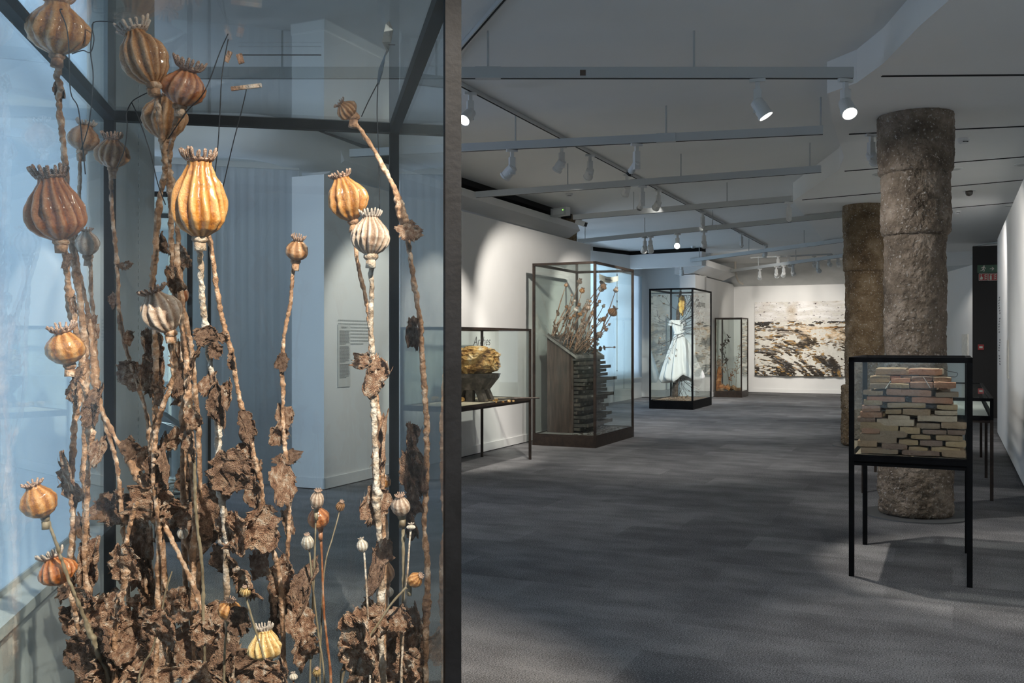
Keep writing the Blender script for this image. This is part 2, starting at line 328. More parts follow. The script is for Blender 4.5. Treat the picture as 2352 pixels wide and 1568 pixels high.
# bulkhead fairing over the left wall
def extr(prof, y0, y1, name, mat):
    n = len(prof); v = [R(x, y0, z) for x, z in prof]+[R(x, y1, z) for x, z in prof]
    return struct(MB().add(v, [tuple(range(n))[::-1], tuple(range(n, 2*n))]+[(i, (i+1) % n, n+(i+1) % n, n+i) for i in range(n)]), name, mat, smooth=False)
extr([(-6.35, 3.25), (-6.0, 3.28), (-5.80, 3.40), (-5.85, 3.52), (-6.1, 3.60), (-6.35, 3.61)], 8.4, 15.4, 'trim_bulkhead_near', M['wall'])
extr([(-6.6, 3.62), (-5.98, 3.62), (-5.98, ZC), (-6.6, ZC)], 8.0, 15.6, 'trim_shadow_gap_near', M['gap'])
extr([(-6.35, 3.2), (-5.9, 3.22), (-5.55, 3.38), (-5.6, 3.55), (-5.9, 3.62), (-6.35, 3.62)], 23.6, 27.2, 'trim_bulkhead_far', M['wall'])
# bay of the far windows : header, wall, blinds
h = [P(1340, 700, 21.9), P(1447, 700, 23.3), P(1612, 700, 22.3)]
for i, (a, b) in enumerate(((h[0], h[1]), (h[1], h[2]))):
    struct(MB().wall(a, b, 3.27, 3.60, -.25), 'trim_window_header_%d' % (i+1), M['wall'])
    struct(MB().wall(a+Vector((0, .1, 0)), b+Vector((0, .1, 0)), 3.60, ZC+.01, -.3), 'trim_header_gap_%d' % (i+1), M['gap'])  # black band standing in for the shadow line above the header
rwall(-5.9, 24.9, -7.62, 24.9, 0, ZC, .2, 'wall_bay')
base(-5.9, 24.9, -7.6, 24.9, 'baseboard_bay', t=-.015, h=.06)
rwall(-7.6, 24.9, -7.6, 24.0, 0, ZC, .2, 'wall_bay_side')
rwall(-7.6, 24.0, -7.6, 15.0, 0, .75, .2, 'wall_bay_sill')
rwall(-7.6, 24.0, -7.6, 15.0, 3.2, ZC, .2, 'wall_bay_lintel')
rwall(-7.6, 15.2, XW-.3, 15.2, 0, ZC, .2, 'wall_bay_near')
struct(MB().wall(R(-5.95, 24.9), R(-5.95, 24.55), 0, ZC, .12), 'trim_bay_pilaster', M['wall'])
def windowframe(p0, p1, z0, z1, nm, n=3, t=.05):
    e = T(nm, 'dark-framed tall window behind the pale blinds', 'window', p0); e['kind'] = 'structure'; del e['category']; del e['label']
    d = Vector(p1)-Vector(p0); d.z = 0
    for i in range(n+1):
        q = Vector(p0)+d*i/n; B(MB().bar(Vector((q.x, q.y, z0)), Vector((q.x, q.y, z1)), t), 'frame_upright', M['iron'], e)
    for z in (z0, z0+(z1-z0)*.72, z1):
        B(MB().bar(Vector((p0[0], p0[1], z)), Vector((p1[0], p1[1], z)), t), 'frame_rail', M['iron'], e)
    for i in range(n):
        q = Vector(p0)+d*i/n; r = Vector(p0)+d*(i+1)/n
        B(MB().wall(q, r, z0, z1, .006), 'window_pane', M['glassf'], e)
    return e
windowframe(R(-7.7, 15.3), R(-7.7, 24.0), .75, 3.2, 'window_1', 4)
def blind(a, b, z0, z1, label, mat='blind', fold=0, n=2):
    a = Vector((a[0], a[1], 0)); b = Vector((b[0], b[1], 0)); e = T('roller_blind' if not fold else 'curtain', label, 'blind' if not fold else 'curtain', (a.x, a.y, z0))
    d = (b-a); nn = Vector((d.y, -d.x, 0)).normalized(); mb = MB(); k = 2 if not fold else 90
    vs = []
    for i in range(k+1):
        p = a+d*i/k+nn*(fold*(math.sin(i*.9)+.5*math.sin(i*2.3+1)) if fold else 0); vs += [p+Vector((0, 0, z0)), p+Vector((0, 0, z1))]
    off = nn*.004; kk = len(vs); vs2 = vs+[v+off for v in vs]
    fs = [(2*i, 2*i+2, 2*i+3, 2*i+1) for i in range(k)]+[(kk+2*i+1, kk+2*i+3, kk+2*i+2, kk+2*i) for i in range(k)]
    fs += [(2*i, kk+2*i, kk+2*i+2, 2*i+2) for i in range(k)]
    mb.add(vs2, fs); B(mb, 'fabric', M[mat], e, smooth=bool(fold))
    B(MB().bar(a+Vector((0, 0, z1+.03)), b+Vector((0, 0, z1+.03)), .06), 'head_rail', M['white'], e)
    if not fold:
        B(MB().bar(a+Vector((0, 0, z0)), b+Vector((0, 0, z0)), .025), 'bottom_bar', M['white'], e)
    return e
ba = R(-7.45, 24.4); bb = R(-7.45, 22.4)
blind(ba, bb, .55, 3.2, 'pale roller blind in the far window bay, nearest the grey corner wall')
blind(R(-7.45, 22.3), R(-7.45, 20.2), .55, 3.2, 'pale roller blind in the far bay seen behind the glass case of poppies')
blind(R(-7.45, 20.1), R(-7.45, 18.0), .55, 3.2, 'pale roller blind hidden mostly by the end of the long white wall')
cdb = bezier([R(-7.38, 24.2, 3.2), R(-7.36, 24.2, 2.0), R(-7.36, 24.2, .95)], 6)
# near side wall on the left (aligned with the front vitrine)
def LW(D, off=0): return Vector((-2.126-.2053*(D-5.34)-off, D))
struct(MB().wall(LW(4.75), LW(6.13), 0, ZC, -.45), 'wall_left_pillar', M['grey'])
struct(MB().wall(LW(-3), LW(4.75), 0, .58, -.3), 'wall_left_near', M['wall'])
struct(MB().wall(LW(-3), LW(4.75), 3.25, ZC, -.3), 'wall_left_lintel', M['wall'])
struct(MB().wall(LW(-3.0), LW(-1.2), .58, 3.25, -.3), 'wall_left_near_end', M['wall'])
windowframe(tuple(LW(-1.2, .28))+(0,), tuple(LW(4.7, .28))+(0,), .58, 3.25, 'window_2', 4, .06)
struct(MB().wall(LW(-1.2, -.03), LW(4.75, -.03), .55, .59, -.33), 'trim_window_sill', M['wall'])
blind(LW(1.05, .1), LW(4.72, .1), .60, 3.2, 'wide pale sheer blind over the near window left of the big poppy case')
blind(LW(-1.1, .1), LW(.95, .1), .60, 3.2, 'pale sheer blind over the near window at the very left edge')
# bay behind the front vitrine : dark framed window, grey curtain, curved header
struct(MB().wall((-6.2, 9.9), (-3.55, 9.75), 0, .35, -.2), 'wall_bay_left', M['wall'])
windowframe((-5.6, 9.85, 0), (-3.1, 9.75, 0), .35, 3.25, 'window_3', 3, .06)
blind((-5.5, 9.7), (-3.45, 9.62), .4, 3.2, 'pale sheer blind between the grey pillar and the curtain')
blind((-3.42, 9.62), (-2.22, 9.98), .03, 3.28, 'floor-length grey-blue curtain with soft vertical folds beside the white wall end', 'curtain', .005)
ce = T('corner_bead_chain', 'thin white bead chain of a blind hanging on the grey pillar', 'chain', P(303, 700, 5.2)); 
mb = MB()
for i in range(60):
    z = 3.1-i*.04; p = LW(5.42, -.03); mb.box((p.x, p.y, z), .006, .006, .02)
B(mb, 'bead_chain', M['cord'], ce)['kind'] = 'stuff'
hp = bezier([(-4.6, 8.3, 0), (-3.6, 8.62, 0), (-3.03, 8.86, 0), (-2.28, 9.0, 0), (-1.87, 9.9, 0), (-1.5, 10.9, 0)], 6)
n = len(hp); mb = MB()
vs = [Vector((p.x, p.y, 3.3)) for p in hp]+[Vector((p.x, p.y, 3.62)) for p in hp]+[Vector((p.x-.3, p.y+.5, 3.3)) for p in hp]+[Vector((p.x-.3, p.y+.5, 3.62)) for p in hp]
fs = []
for i in range(n-1): fs += [(i, i+1, n+i+1, n+i), (2*n+i, 2*n+i+1, i+1, i), (n+i, n+i+1, 3*n+i+1, 3*n+i)]
struct(mb.add(vs, fs), 'trim_curved_header', M['wall'], smooth=True)
struct(MB().wall((-5.9, 4.9), (-5.9, 10.2), 0, ZC, -.2), 'wall_bay_outer', M['wall'])
# ---------------------------------------------------------------- stone columns
def stonemat(name, c0, c1, c2):
    m = noisy(name, [c0, c1, c2], 4.5, 10, .92, 1.0, 26, dist=.05, rnd=False)
    nt = m.node_tree; N = nt.nodes; L = nt.links; b = N['Principled BSDF']
    src = b.inputs['Base Color'].links[0].from_socket
    vo = N.new('ShaderNodeTexNoise'); vo.inputs['Scale'].default_value = 48; vo.inputs['Detail'].default_value = 2
    tc = N.new('ShaderNodeTexCoord'); L.new(tc.outputs['Object'], vo.inputs['Vector'])
    mr = N.new('ShaderNodeMapRange'); mr.inputs['From Min'].default_value = .62; mr.inputs['From Max'].default_value = .68; mr.inputs['To Max'].default_value = .8; L.new(vo.outputs['Fac'], mr.inputs[0])
    mx = N.new('ShaderNodeMix'); mx.data_type = 'RGBA'; L.new(mr.outputs[0], mx.inputs[0]); L.new(src, mx.inputs[6]); mx.inputs[7].default_value = (.45, .42, .38, 1); L.new(mx.outputs[2], b.inputs['Base Color'])
    return m
M['stone'] = stonemat('rough_grey_brown_stone', (.075, .058, .042), (.19, .15, .112), (.36, .30, .24))
M['stone2'] = stonemat('rough_ochre_stone', (.075, .05, .027), (.18, .125, .07), (.30, .235, .16))
M['disc'] = flat('grey_floor_disc', (.10, .105, .11), .5)
def column(c, segs, mat, label, seed, rd, notch=True):
    e = T('stone_column', label, 'column', (c.x, c.y, 0), 'rough stone columns')
    B(MB().lathe([(rd, 0.001), (rd, .012)], 64, (c.x, c.y, 0)), 'base_disc', M['disc'], e)
    for k, (z0, z1, r) in enumerate(segs):
        mb = MB(); nz = max(12, int((z1-z0)/.016)); na = 112; prof = []
        for i in range(nz+1):
            t = i/nz; z = z0+(z1-z0)*t; rr = r
            ed = min(t, 1-t)*(z1-z0)
            if ed < .03: rr = r-.025*(1-ed/.03)**2
            prof.append((rr, z))
        mb.lathe(prof, na, (c.x, c.y, 0)); cc = Vector((c.x, c.y, 0))
        for v in mb.v:
            d = Vector((v.x-c.x, v.y-c.y, 0)); q = d.normalized(); pp = Vector((v.x, v.y, v.z*1.0))+Vector((seed*9, 0, k*3))
            a = NZ.noise(pp*4.5)*.014+NZ.noise(pp*17)*.010+NZ.noise(pp*42)*(.016 if z0 < .5 else .008)
            sh = .012*NZ.noise(Vector((q.x*1.3, q.y*1.3, k+seed)))
            v += q*a; v.z += sh if (z0+.01 < v.z < z1+.5 or k) and v.z > .03 else 0
        B(mb, 'drum', mat, e, smooth=True)
    return e
c1 = Vector((3.49, 8.29, 0)); c2 = Vector((5.06, 13.75, 0))
column(c1, [(.012, .80, .298), (.78, 2.43, .250), (2.41, 2.96, .280), (2.94, 3.47, .306)], M['stone'], 'thick grey-brown rough stone column right behind the vitrine of stacked bricks', 1, .43)
column(c2, [(.012, .88, .315), (.86, 2.52, .262), (2.50, 3.08, .285), (3.06, 3.6, .30)], M['stone2'], 'ochre rough stone column further back, beside the large painting', 2, .44)
c3 = R(-6.25, 15.6); column(c3, [(.012, .88, .30), (.86, 2.52, .27), (2.50, 3.08, .28), (3.06, 3.7, .30)], M['stone2'], 'stone column whose top shows above the end of the long white wall', 3, .4)
# ---------------------------------------------------------------- suspended beams and tracks
ZB = 3.40
def beam(xa, ya, xb, yb, rods, joints, label, z=ZB):
    a = PZ(xa, ya, z); b = PZ(xb, yb, z)
    e = T('ceiling_beam', label, 'track beam', a, 'suspended aluminium beams')
    B(MB().bar(a, b, .055, .076), 'profile', M['beam'], e)
    B(MB().bar(a-Vector((0, 0, .038)), b-Vector((0, 0, .038)), .02, .004), 'track_slot', M['gap'], e)
    d = (b-a)
    for px in rods:
        # where the vertical plane of px meets the beam
        r = (px-CX)/F; t = (r*a.y-a.x)/(d.x-r*d.y); q = a+d*t
        B(MB().tube([q+Vector((0, 0, .03)), Vector((q.x, q.y, ZC))], .008, 8), 'suspension_rod', M['beam'], e)
    for px in joints:
        r = (px-CX)/F; t = (r*a.y-a.x)/(d.x-r*d.y); q = a+d*t; u = d.normalized()*.09
        B(MB().bar(q-u, q+u, .060, .081), 'joint_sleeve', M['beam'], e)
    return a, b
beams = {
 1: beam(300, 168, 1958, 168, [648, 1121, 1594], [1121], 'nearest suspended grey beam, level across the top of the room, with a chipped paint mark'),
 2: beam(805, 352, 1890, 299, [1184, 1530, 1885], [1530], 'second suspended grey beam, slightly tilted in view, behind the nearest one'),
 3: beam(1094, 447, 1886, 388, [1304, 1564, 1860], [1466], 'third suspended grey beam, its left end before the wall top'),
 4: beam(1318, 499, 1820, 456, [1455, 1670], [], 'fourth suspended grey beam ending at the box-like device on the left'),
 5: beam(1330, 554, 2060, 480, [1344, 1481, 1637], [1637], 'fifth suspended grey beam, running behind the top of the further column'),
 6: beam(1497, 610, 2060, 535, [1507, 1606, 1720, 1847], [1847], 'sixth suspended grey beam, starting above the dress case'),
 7: beam(1680, 622, 2040, 573, [1742, 1828, 1922], [1828], 'farthest suspended grey beam, above the painting'),
}
q = PZ(1338, 168, ZB)
B(MB().prism([(q.x-.02, q.y-.031), (q.x+.02, q.y-.031), (q.x+.02, q.y-.029), (q.x-.02, q.y-.029)], ZB-.025, ZB+.015), 'paint_chip', flat('bare_patch', (.12, .09, .07), .7), bpy.data.objects['ceiling_beam'])
def track(a, b, label):
    e = T('ceiling_track', label, 'lighting track', a, 'lighting tracks fixed to the ceiling'); d = (b-a)
    B(MB().bar(a, b, .036, .034), 'track_body', M['beam'], e)
    B(MB().bar(a-Vector((0, 0, .018)), b-Vector((0, 0, .018)), .014, .004), 'track_slot', M['gap'], e)
track(PZ(980, 152, ZC-.02), PZ(1762, 566, ZC-.02), 'long lighting track running diagonally along the ceiling to the back')
track(PZ(1175, -25, ZC-.02), PZ(1000, 178, ZC-.02), 'short lighting track at the top beside the big case post')
track(PZ(1724, 592, ZC-.05), PZ(1915, 583, ZC-.05), 'pale lighting track across the back, above the farthest beam')
track(P(2240, 563, 19.5), P(2295, 556, 18.5), 'short lighting track by the black recess')
# ---------------------------------------------------------------- spotlights
def spot_meshes():
    ad = MB().box((0, 0, -.012), .11, .03, .024).box((.0, 0, -.05), .03, .03, .06).mesh('adapter'); ad.materials.append(M['white'])
    ar = MB().box((0, 0, -.16), .055, .05, .17).mesh('driver_box'); ar.materials.append(M['white'])
    hd = MB().lathe([(.03, .10), (.05, .085), (.055, .0), (.055, -.06), (.062, -.062), (.062, -.085), (.055, -.085), (.05, -.07), (.001, -.069)], 24).mesh('lamp_head', smooth=False); hd.materials.append(M['white'])
    hs = MB().lathe([(.02, .10), (.034, .09), (.036, -.08), (.03, -.08), (.029, -.07), (.001, -.069)], 20).mesh('lamp_head'); hs.materials.append(M['white'])
    ln = MB().lathe([(.048, -.072), (.001, -.0725)], 24, caps=False).mesh('lens'); ln.materials.append(M['lens'])
    lf = ln.copy(); lf.materials[0] = M['lensoff']
    sn = MB().lathe([(.036, -.1), (.038, -.1), (.038, -.115), (.036, -.115)], 20, caps=False)
    for s in (-1, 1): sn.box((s*.035, 0, -.09), .004, .004, .05)
    sn.lathe([(.028, -.108), (.001, -.1085)], 16, caps=False)
    sm = sn.mesh('filter_ring'); sm.materials.append(M['lensoff'])
    l2 = MB().lathe([(.027, -.109), (.001, -.1095)], 16, caps=False).mesh('lens'); l2.materials.append(M['lens'])
    return ad, ar, hd, hs, ln, lf, sm, l2
SM = spot_meshes()
def spot(att, tgt, label, kind='a', lit=True, e=0, ang=45, col=(1, .93, .84), blend=.5, side=1):
    t = T('track_spotlight', label, 'spotlight', att, 'white spotlights on beams and tracks')
    att = Vector(att); ad, ar, hd, hs, ln, lf, sm, l2 = SM
    q0 = Matrix.Rotation(side*.3, 3, 'Z').to_quaternion()
    LK(ad, 'adapter', t, att, q0); LK(ar, 'driver_box', t, att, q0)
    hp = att+Vector((0, 0, -.245)); tgt = Vector(tgt); d = (tgt-hp).normalized(); hp = hp+Vector((d.x, d.y, 0))*.05
    rot = d.to_track_quat('-Z', 'Y')
    h = LK(hd if kind == 'a' else hs, 'lamp_head', t, hp+Vector((0, 0, .03)), rot, (.92, .92, .78))
    l = bpy.data.objects.new('lens', (ln if lit else lf) if kind == 'a' else l2); COL.objects.link(l); l.parent = h
    if kind == 'b':
        r = bpy.data.objects.new('filter_ring', sm); COL.objects.link(r); r.parent = h
    if e: spotlight(hp+d*.13, tgt, e, ang, col, .03, blend)
    return t
WS = (1, .92, .82)
def onlong(px, py): return PZ(px, py, ZC-.04)
def onb(i, px):
    a, b = beams[i]; d = b-a; r = (px-CX)/F; t = (r*a.y-a.x)/(d.x-r*d.y); return a+d*t-Vector((0, 0, .04))
spot(onb(1, 1740), (3.3, 6.2, .3), 'lit spotlight hanging from the nearest beam, left of the pair at its right end', e=210, ang=52, blend=.35, side=-1)
spot(onb(1, 1942), (2.5, 4.5, .4), 'twin-lamp spotlight at the right end of the nearest beam, aimed down', e=90, ang=55)
spot(onlong(1080, 212), (-2.2, 5.8, 0.6), 'bright spotlight beside the big black case post', e=60, ang=50)
spot(onb(2, 1176), R(-5.7, 8.9, 1.6), 'spotlight turned away to the left under the second beam, nearest its left end', lit=False, e=130, ang=60)
spot(onlong(1290, 335), R(-5.7, 10.5, 1.2), 'spotlight half hidden behind the second beam', lit=False, e=330, ang=60)
spot(onb(2, 1462), R(-5.2, 10.4, .9), 'lit snooted spotlight under the second beam, right of its middle', 'b', e=170, ang=34)
spot(onlong(1355, 355), R(-5.7, 13.2, 1.5), 'white spotlight on the long track, just below the second beam', lit=False, e=360, ang=62)
spot(onlong(1440, 400), R(-5.2, 13.6, 1.4), 'spotlight on the long track crossed by the third beam', lit=False, e=110, ang=36)
spot(onb(3, 1475), R(-5.0, 13.6, 1.6), 'snooted spotlight under the third beam', 'b', e=0, ang=34)
spot(onlong(1512, 436), R(-5.6, 15.3, 1.6), 'lit spotlight on the long track, right of the snooted one', e=230, ang=58)
spot(onlong(1614, 487), R(-5.2, 21.2, 1.2), 'snooted spotlight on the long track between fourth and fifth beam', 'b', e=520, ang=24)
spot(onlong(1703, 535), R(-4.9, 26.1, 1.1), 'snooted spotlight near the far end of the long track', 'b', e=110, ang=26)
spot(onb(4, 1812), R(-3.8, 28, 1.4), 'twin-ring spotlight under the right end of the fourth beam', 'b', e=0)
spot(onb(5, 1481), (2.0, 21, .6), 'left of two close spotlights under the fifth beam', lit=False)
spot(onb(5, 1494), R(-5.5, 19, 0), 'right of two close lit spotlights under the fifth beam', e=60, ang=60)
spot(onb(5, 1556), (0, 4, 1.3), 'spotlight shining straight at the viewer under the fifth beam', e=8, ang=30)
spot(onb(5, 1617), R(-5.3, 22, 1.0), 'lit spotlight under the fifth beam, right of the one shining at the viewer', e=120, ang=30)
spot(onb(6, 1566), R(-6, 23, 1.5), 'small white spotlight under the sixth beam above the dress case', lit=False, e=160, ang=60)
spot(onlong(1758, 562), R(-5.7, 27, 1.6), 'grey spotlight at the far end of the long track', lit=False, e=160, ang=70)
spot(onb(7, 1745), R(-5, 28.6, 1.8), 'leftmost spotlight under the farthest beam', lit=False, e=150, ang=60)
spot(onb(7, 1783), R(-4.0, 28.6, 1.5), 'lit spotlight under the farthest beam, over the painting', e=210, ang=55)
spot(onb(7, 1800), R(-5, 28.6, 1.2), 'white spotlight close right of the lit one under the farthest beam', lit=False)
spot(onb(7, 1821), R(-3.2, 28.6, 1.5), 'spotlight in the middle of the farthest beam', lit=False, e=210, ang=55)
spot(onb(7, 1879), R(-2.0, 28.6, 1.2), 'dark-mouthed spotlight at the right of the farthest beam', lit=False, e=150, ang=60)
for px, w in ((1787, 'left'), (1811, 'middle'), (1870, 'right')):
    spot(PZ(px, 588, ZC-.08), R(-3, 28.6, 1.6), 'pale spotlight on the back track, %s of three' % w, lit=False)
for px, w in ((1904, 'nearest to'), (1925, 'second from')):
    spot(PZ(px, 586, ZC-.08), R(-2, 28.6, 1.6), 'pale spotlight at the back, %s the ochre column' % w, lit=False)
spot(PZ(2001, 308, ZS-.02), R(.62, 13.5, 1.3), 'lit spotlight fixed in the ceiling slot left of the thick column', e=190, ang=70)
spot(P(2240, 563, 19.5), R(-.2, 23, 1.5), 'small spotlight by the top of the black recess', lit=False, e=170, ang=75)
DCT = R(-5.67, 21.6, 1.4)
# spot beams without fixtures, several in view: poppy key first, then added fills
spotlight(R(.42, .6, 3.38), (-.66, 2.9, .45), 1350, 41, (1, .87, .72), .02, .5)
spotlight(R(.40, 1.6, 3.38), (-.85, 2.9, 1.7), 270, 52, (1, .87, .72), .03, .8)  # fill added to lift the upper pods
spotlight((.2, 6.3, 3.5), (-1.0, 3.0, .6), 160, 40, (1, .92, .82), .03, .6)
spotlight(R(-.15, 14.2, 3.38), R(.66, 16.0, 1.5), 130, 90, (1, .95, .9), .05, .7)
spotlight(R(.2, 3.2, 3.38), R(-.2, 6.0, .3), 110, 70, (1, .95, .9), .05, .7)
spotlight(R(-1.5, 24.5, 3.5), R(-.3, 25.5, 1.6), 200, 90, (1, .95, .9), .05, .7)
spotlight((3.2, 9.6, 3.35), (4.9, 12.6, .5), 130, 70, (1, .95, .9), .04, .6)
spotlight(R(-4.2, 18.4, 3.25), DCT, 520, 34, (1, .97, .93), .03, .5)  # extra beam added to whiten the dress, no lamp modelled
spotlight(R(-2.3, 6.9, 3.3), R(-.29, 9, 1.5), 230, 62, (1, .95, .9), .04, .7)
for q_, e_ in (((-2.6, 10.6), 190), ((-3.0, 15.5), 220), ((-2.6, 20), 240), ((-3, 24), 200), ((-3.2, 7.0), 40)):  # free-floating beams added to brighten floor and ceiling along the hall
    spotlight(R(*q_, 3.2), R(q_[0]-.9, q_[1]+1.4, 0), e_, 95, (1, .97, .93), .05, .9)
# ---------------------------------------------------------------- ceiling fittings
def detector(p, label, r=.055, cat='smoke detector'):
    e = T('smoke_detector', label, cat, p); c = Vector(p)
    B(MB().lathe([(r, 0), (r, -.02), (r*.9, -.028)], 24, c), 'mounting_ring', M['white'], e)
    B(MB().lathe([(r*.8, -.028), (r*.8, -.04), (r*.5, -.05)], 24, c), 'sensor_head', M['white'], e)
    B(MB().box(c+Vector((0, -r*.78, -.036)), r*.9, .01, .006), 'sensor_slot', M['gap'], e)
detector(PZ(2213, 318, ZS), 'white smoke detector on the right ceiling, close beside the thick column top')
detector(PZ(2198, 484, ZS), 'white smoke detector on the right ceiling, further back and lower in view')
detector(PZ(1307, 444, ZC), 'white smoke detector on the main ceiling above the third beam')
detector(PZ(1592, 565, ZC), 'small smoke detector near the dark gap over the window header')
def dome(p, label):
    e = T('dome_camera', label, 'camera', p)
    B(MB().lathe([(.075, 0), (.075, -.008)], 28, p), 'ceiling_plate', M['white'], e)
    B(MB().lathe([(.045, -.008), (.045, -.04), (.035, -.062), (.012, -.075)], 24, p), 'dome', flat('dark_dome', (.05, .045, .04), .15), e, smooth=True)
dome(PZ(2226, 437, ZS), 'dark dome camera on the right ceiling between the slots')
for k, (px, py, l) in enumerate(((2192, 387, 'round flush ceiling disc right of the thick column'), (2350, 377, 'round flush ceiling disc at the right edge of the view'), (2022, 400, 'round flush ceiling disc left of the thick column'), (2320, 472, 'round flush ceiling disc near the top of the right wall'))):
    e = T('ceiling_disc', l, 'loudspeaker', PZ(px, py, ZS)); c = PZ(px, py, ZS)
    B(MB().lathe([(.09, 0), (.09, -.008), (.07, -.01)], 28, c), 'rim', M['white'], e); B(MB().lathe([(.065, -.009), (.06, -.013)], 28, c), 'grille', M['grey'], e)
def device(px, py, D, label, s=1):
    p = P(px, py, D); e = T('wall_unit', label, 'emergency light', p); rt = Matrix.Rotation(-YAW-.4, 3, 'Z')
    B(MB().box(p, .34*s, .10, .13*s, rt), 'housing', M['white'], e)
    B(MB().box(p+rt@Vector((0, -.052, .0)), .24*s, .006, .08*s, rt), 'cover', M['wall'], e)
    B(MB().box(p+rt@Vector((.11*s, -.058, .02)), .012, .006, .012, rt), 'indicator', flat('green_indicator', (.3, 1, .1), .4, 0, 2.5), e)
device(1287, 487, 15.2, 'white emergency light unit with a green dot on the bulkhead over the long wall')
device(1622, 582, 24.0, 'white emergency light unit on the far bulkhead above the window header')
p = PZ(1335, 512, 3.33); e = T('security_camera', 'white box camera under the left end of the fourth beam', 'camera', p)
rt = Matrix.Rotation(-.6, 3, 'Z') @ Matrix.Rotation(.35, 3, 'Y')
B(MB().box(p, .17, .09, .075, rt), 'body', M['white'], e); B(MB().box(p+rt@Vector((.088, 0, 0)), .006, .07, .06, rt), 'front_glass', M['lensoff'], e)
B(MB().bar(p, p+Vector((0, 0, .10)), .02), 'bracket', M['white'], e)
# pale conduit at the far corner
cp = bezier([P(1689, 600, 26.4), P(1690, 625, 26.6), P(1696, 645, 26.8), P(1706, 652, 27.2)], 6)
tag(B(MB().tube(cp, .03, 8), 'conduit_hose', flat('beige_hose', (.5, .46, .4), .6), smooth=True, origin=cp[0]), 'pale hose curving down at the top of the far corner', 'hose')
# ---------------------------------------------------------------- display cases
PANE_N = [0]
def case(nm, label, C, u, v, w, d, z0, zg, z1, t, mat, legs=None, gl='glass', top_glass=True, bed=None, group=None):
    """C near corner (2D), u along the width, v along the depth; z0..zg plinth or table, zg..z1 glass box"""
    u = Vector((u[0], u[1], 0)).normalized(); v = Vector((v[0], v[1], 0)).normalized(); C = Vector((C[0], C[1], 0))
    e = T(nm, label, 'display case', C+u*w/2+v*d/2, group)
    cs = [C, C+u*w, C+u*w+v*d, C+v*d]; Z = Vector((0, 0, 1)); i_ = t/2
    ins = [C+(u+v)*i_, C+u*w+(v-u)*i_, C+u*w+v*d-(u+v)*i_, C+v*d+(u-v)*i_]
    def bar(a, b, n='frame_bar', tt=t, m=mat):
        a = Vector(a); b = Vector(b); dd = (b-a).normalized()
        x, y = (u, v) if abs(dd.z) > .9 else ((v if abs(dd.dot(u)) > .9 else u), Z)
        x = x*tt/2; y = y*tt/2
        return B(MB().box8([a-x-y, a+x-y, a+x+y, a-x+y, b-x-y, b+x-y, b+x+y, b-x+y]), n, m, e)
    for c in ins: bar(c+Z*zg, c+Z*(z1-t), 'post')
    for k in range(4):
        a, b = ins[k], ins[(k+1) % 4]
        dd = (b-a).normalized()*i_
        bar(a-dd+Z*(z1-i_), b+dd+Z*(z1-i_), 'top_rail')
        bar(a+dd+Z*(zg+i_*.6), b-dd+Z*(zg+i_*.6), 'bottom_rail', t*.6)
        nn = dd.normalized()
        B(MB().wall((a+nn*i_)[:2], (b-nn*i_)[:2], zg+t*.5, z1-t, .006), 'glass_pane', M[gl], e)
    if top_glass:
        B(MB().prism([tuple((q)[:2]) for q in ins], z1-t*.45, z1-t*.45+.006), 'top_pane', M[gl], e)
    if legs is None:
        B(MB().prism([tuple(q[:2]) for q in cs], z0, zg), 'plinth', mat, e)
    else:
        B(MB().prism([tuple(q[:2]) for q in cs], zg-t*.7, zg), 'table_frame', mat, e)
        B(MB().prism([tuple(q[:2]) for q in ins], zg-t*1.6, zg-t*.7), 'apron', mat, e)
        for q in ins: bar(q+Z*0, q+Z*(zg-t*.7), 'leg')
        for f in legs:
            for s in (0, 1):
                q = C+v*(d*f)+(u*(i_ if s == 0 else w-i_)); bar(q, q+Z*(zg-t*1.6), 'leg')
    if bed is not None:
        m2 = t*.9; cc = [C+(u+v)*m2, C+u*w+(v-u)*m2, C+u*w+v*d-(u+v)*m2, C+v*d+(u-v)*m2]
        B(MB().prism([tuple(q[:2]) for q in cc], zg, zg+.008), 'bed', M[bed], e)
    return e
UR = (CO, -SI); VR = (SI, CO)
def RR(x, y): q = R(x, y); return (q.x, q.y)
# front poppy case
ua = (math.cos(AW), math.sin(AW)); va = (-math.sin(AW), math.cos(AW))
FL = Vector((-1.237, 2.029)); FW, FD, FT = 1.141, 1.756, 2.397
case('glass_vitrine', 'huge glass case with black steel frame in the left foreground, filled with giant dried poppies', FL, ua, va, FW, FD, 0, .06, FT, .038, M['iron'], bed='dust')
def loc_in(p):  # coordinates inside the front case
    q = Vector((p[0]-FL.x, p[1]-FL.y)); return q.dot(Vector(ua)), q.dot(Vector(va))
# clay case on a table, left
case('glass_vitrine', 'low glass case on thin steel legs against the left wall, holding the clay lump', RR(-5.575, 9.15), UR, VR, .71, 2.02, 0, .775, 1.66, .028, M['rust'], legs=[], gl='glassf', bed='sand')
# drawer cabinet case
case('glass_vitrine', 'tall glass case on a dark plinth with the drawer cabinet and poppies', RR(-5.53, 12.73), UR, VR, .97, 1.78, 0, .15, 2.63, .034, M['rust'], gl='glassf', bed='dust')
# dress case
case('glass_vitrine', 'tall glass case with black frame around the hanging white dress', RR(-6.17, 20.76), UR, VR, .995, 1.79, 0, .17, 2.68, .036, M['iron'], gl='glassf')
# small case
case('glass_vitrine', 'smaller glass case near the back corner with split logs and dried plants', RR(-5.84, 25.8), UR, VR, .73, .89, 0, .15, 2.14, .034, M['rust'], gl='glassf')
# case behind the columns
case('glass_vitrine', 'glass case almost hidden between the two stone columns', tuple(P(2028, 800, 23.5)[:2]), UR, VR, .9, .9, 0, .15, 2.14, .034, M['rust'], gl='glassf', bed='sand')
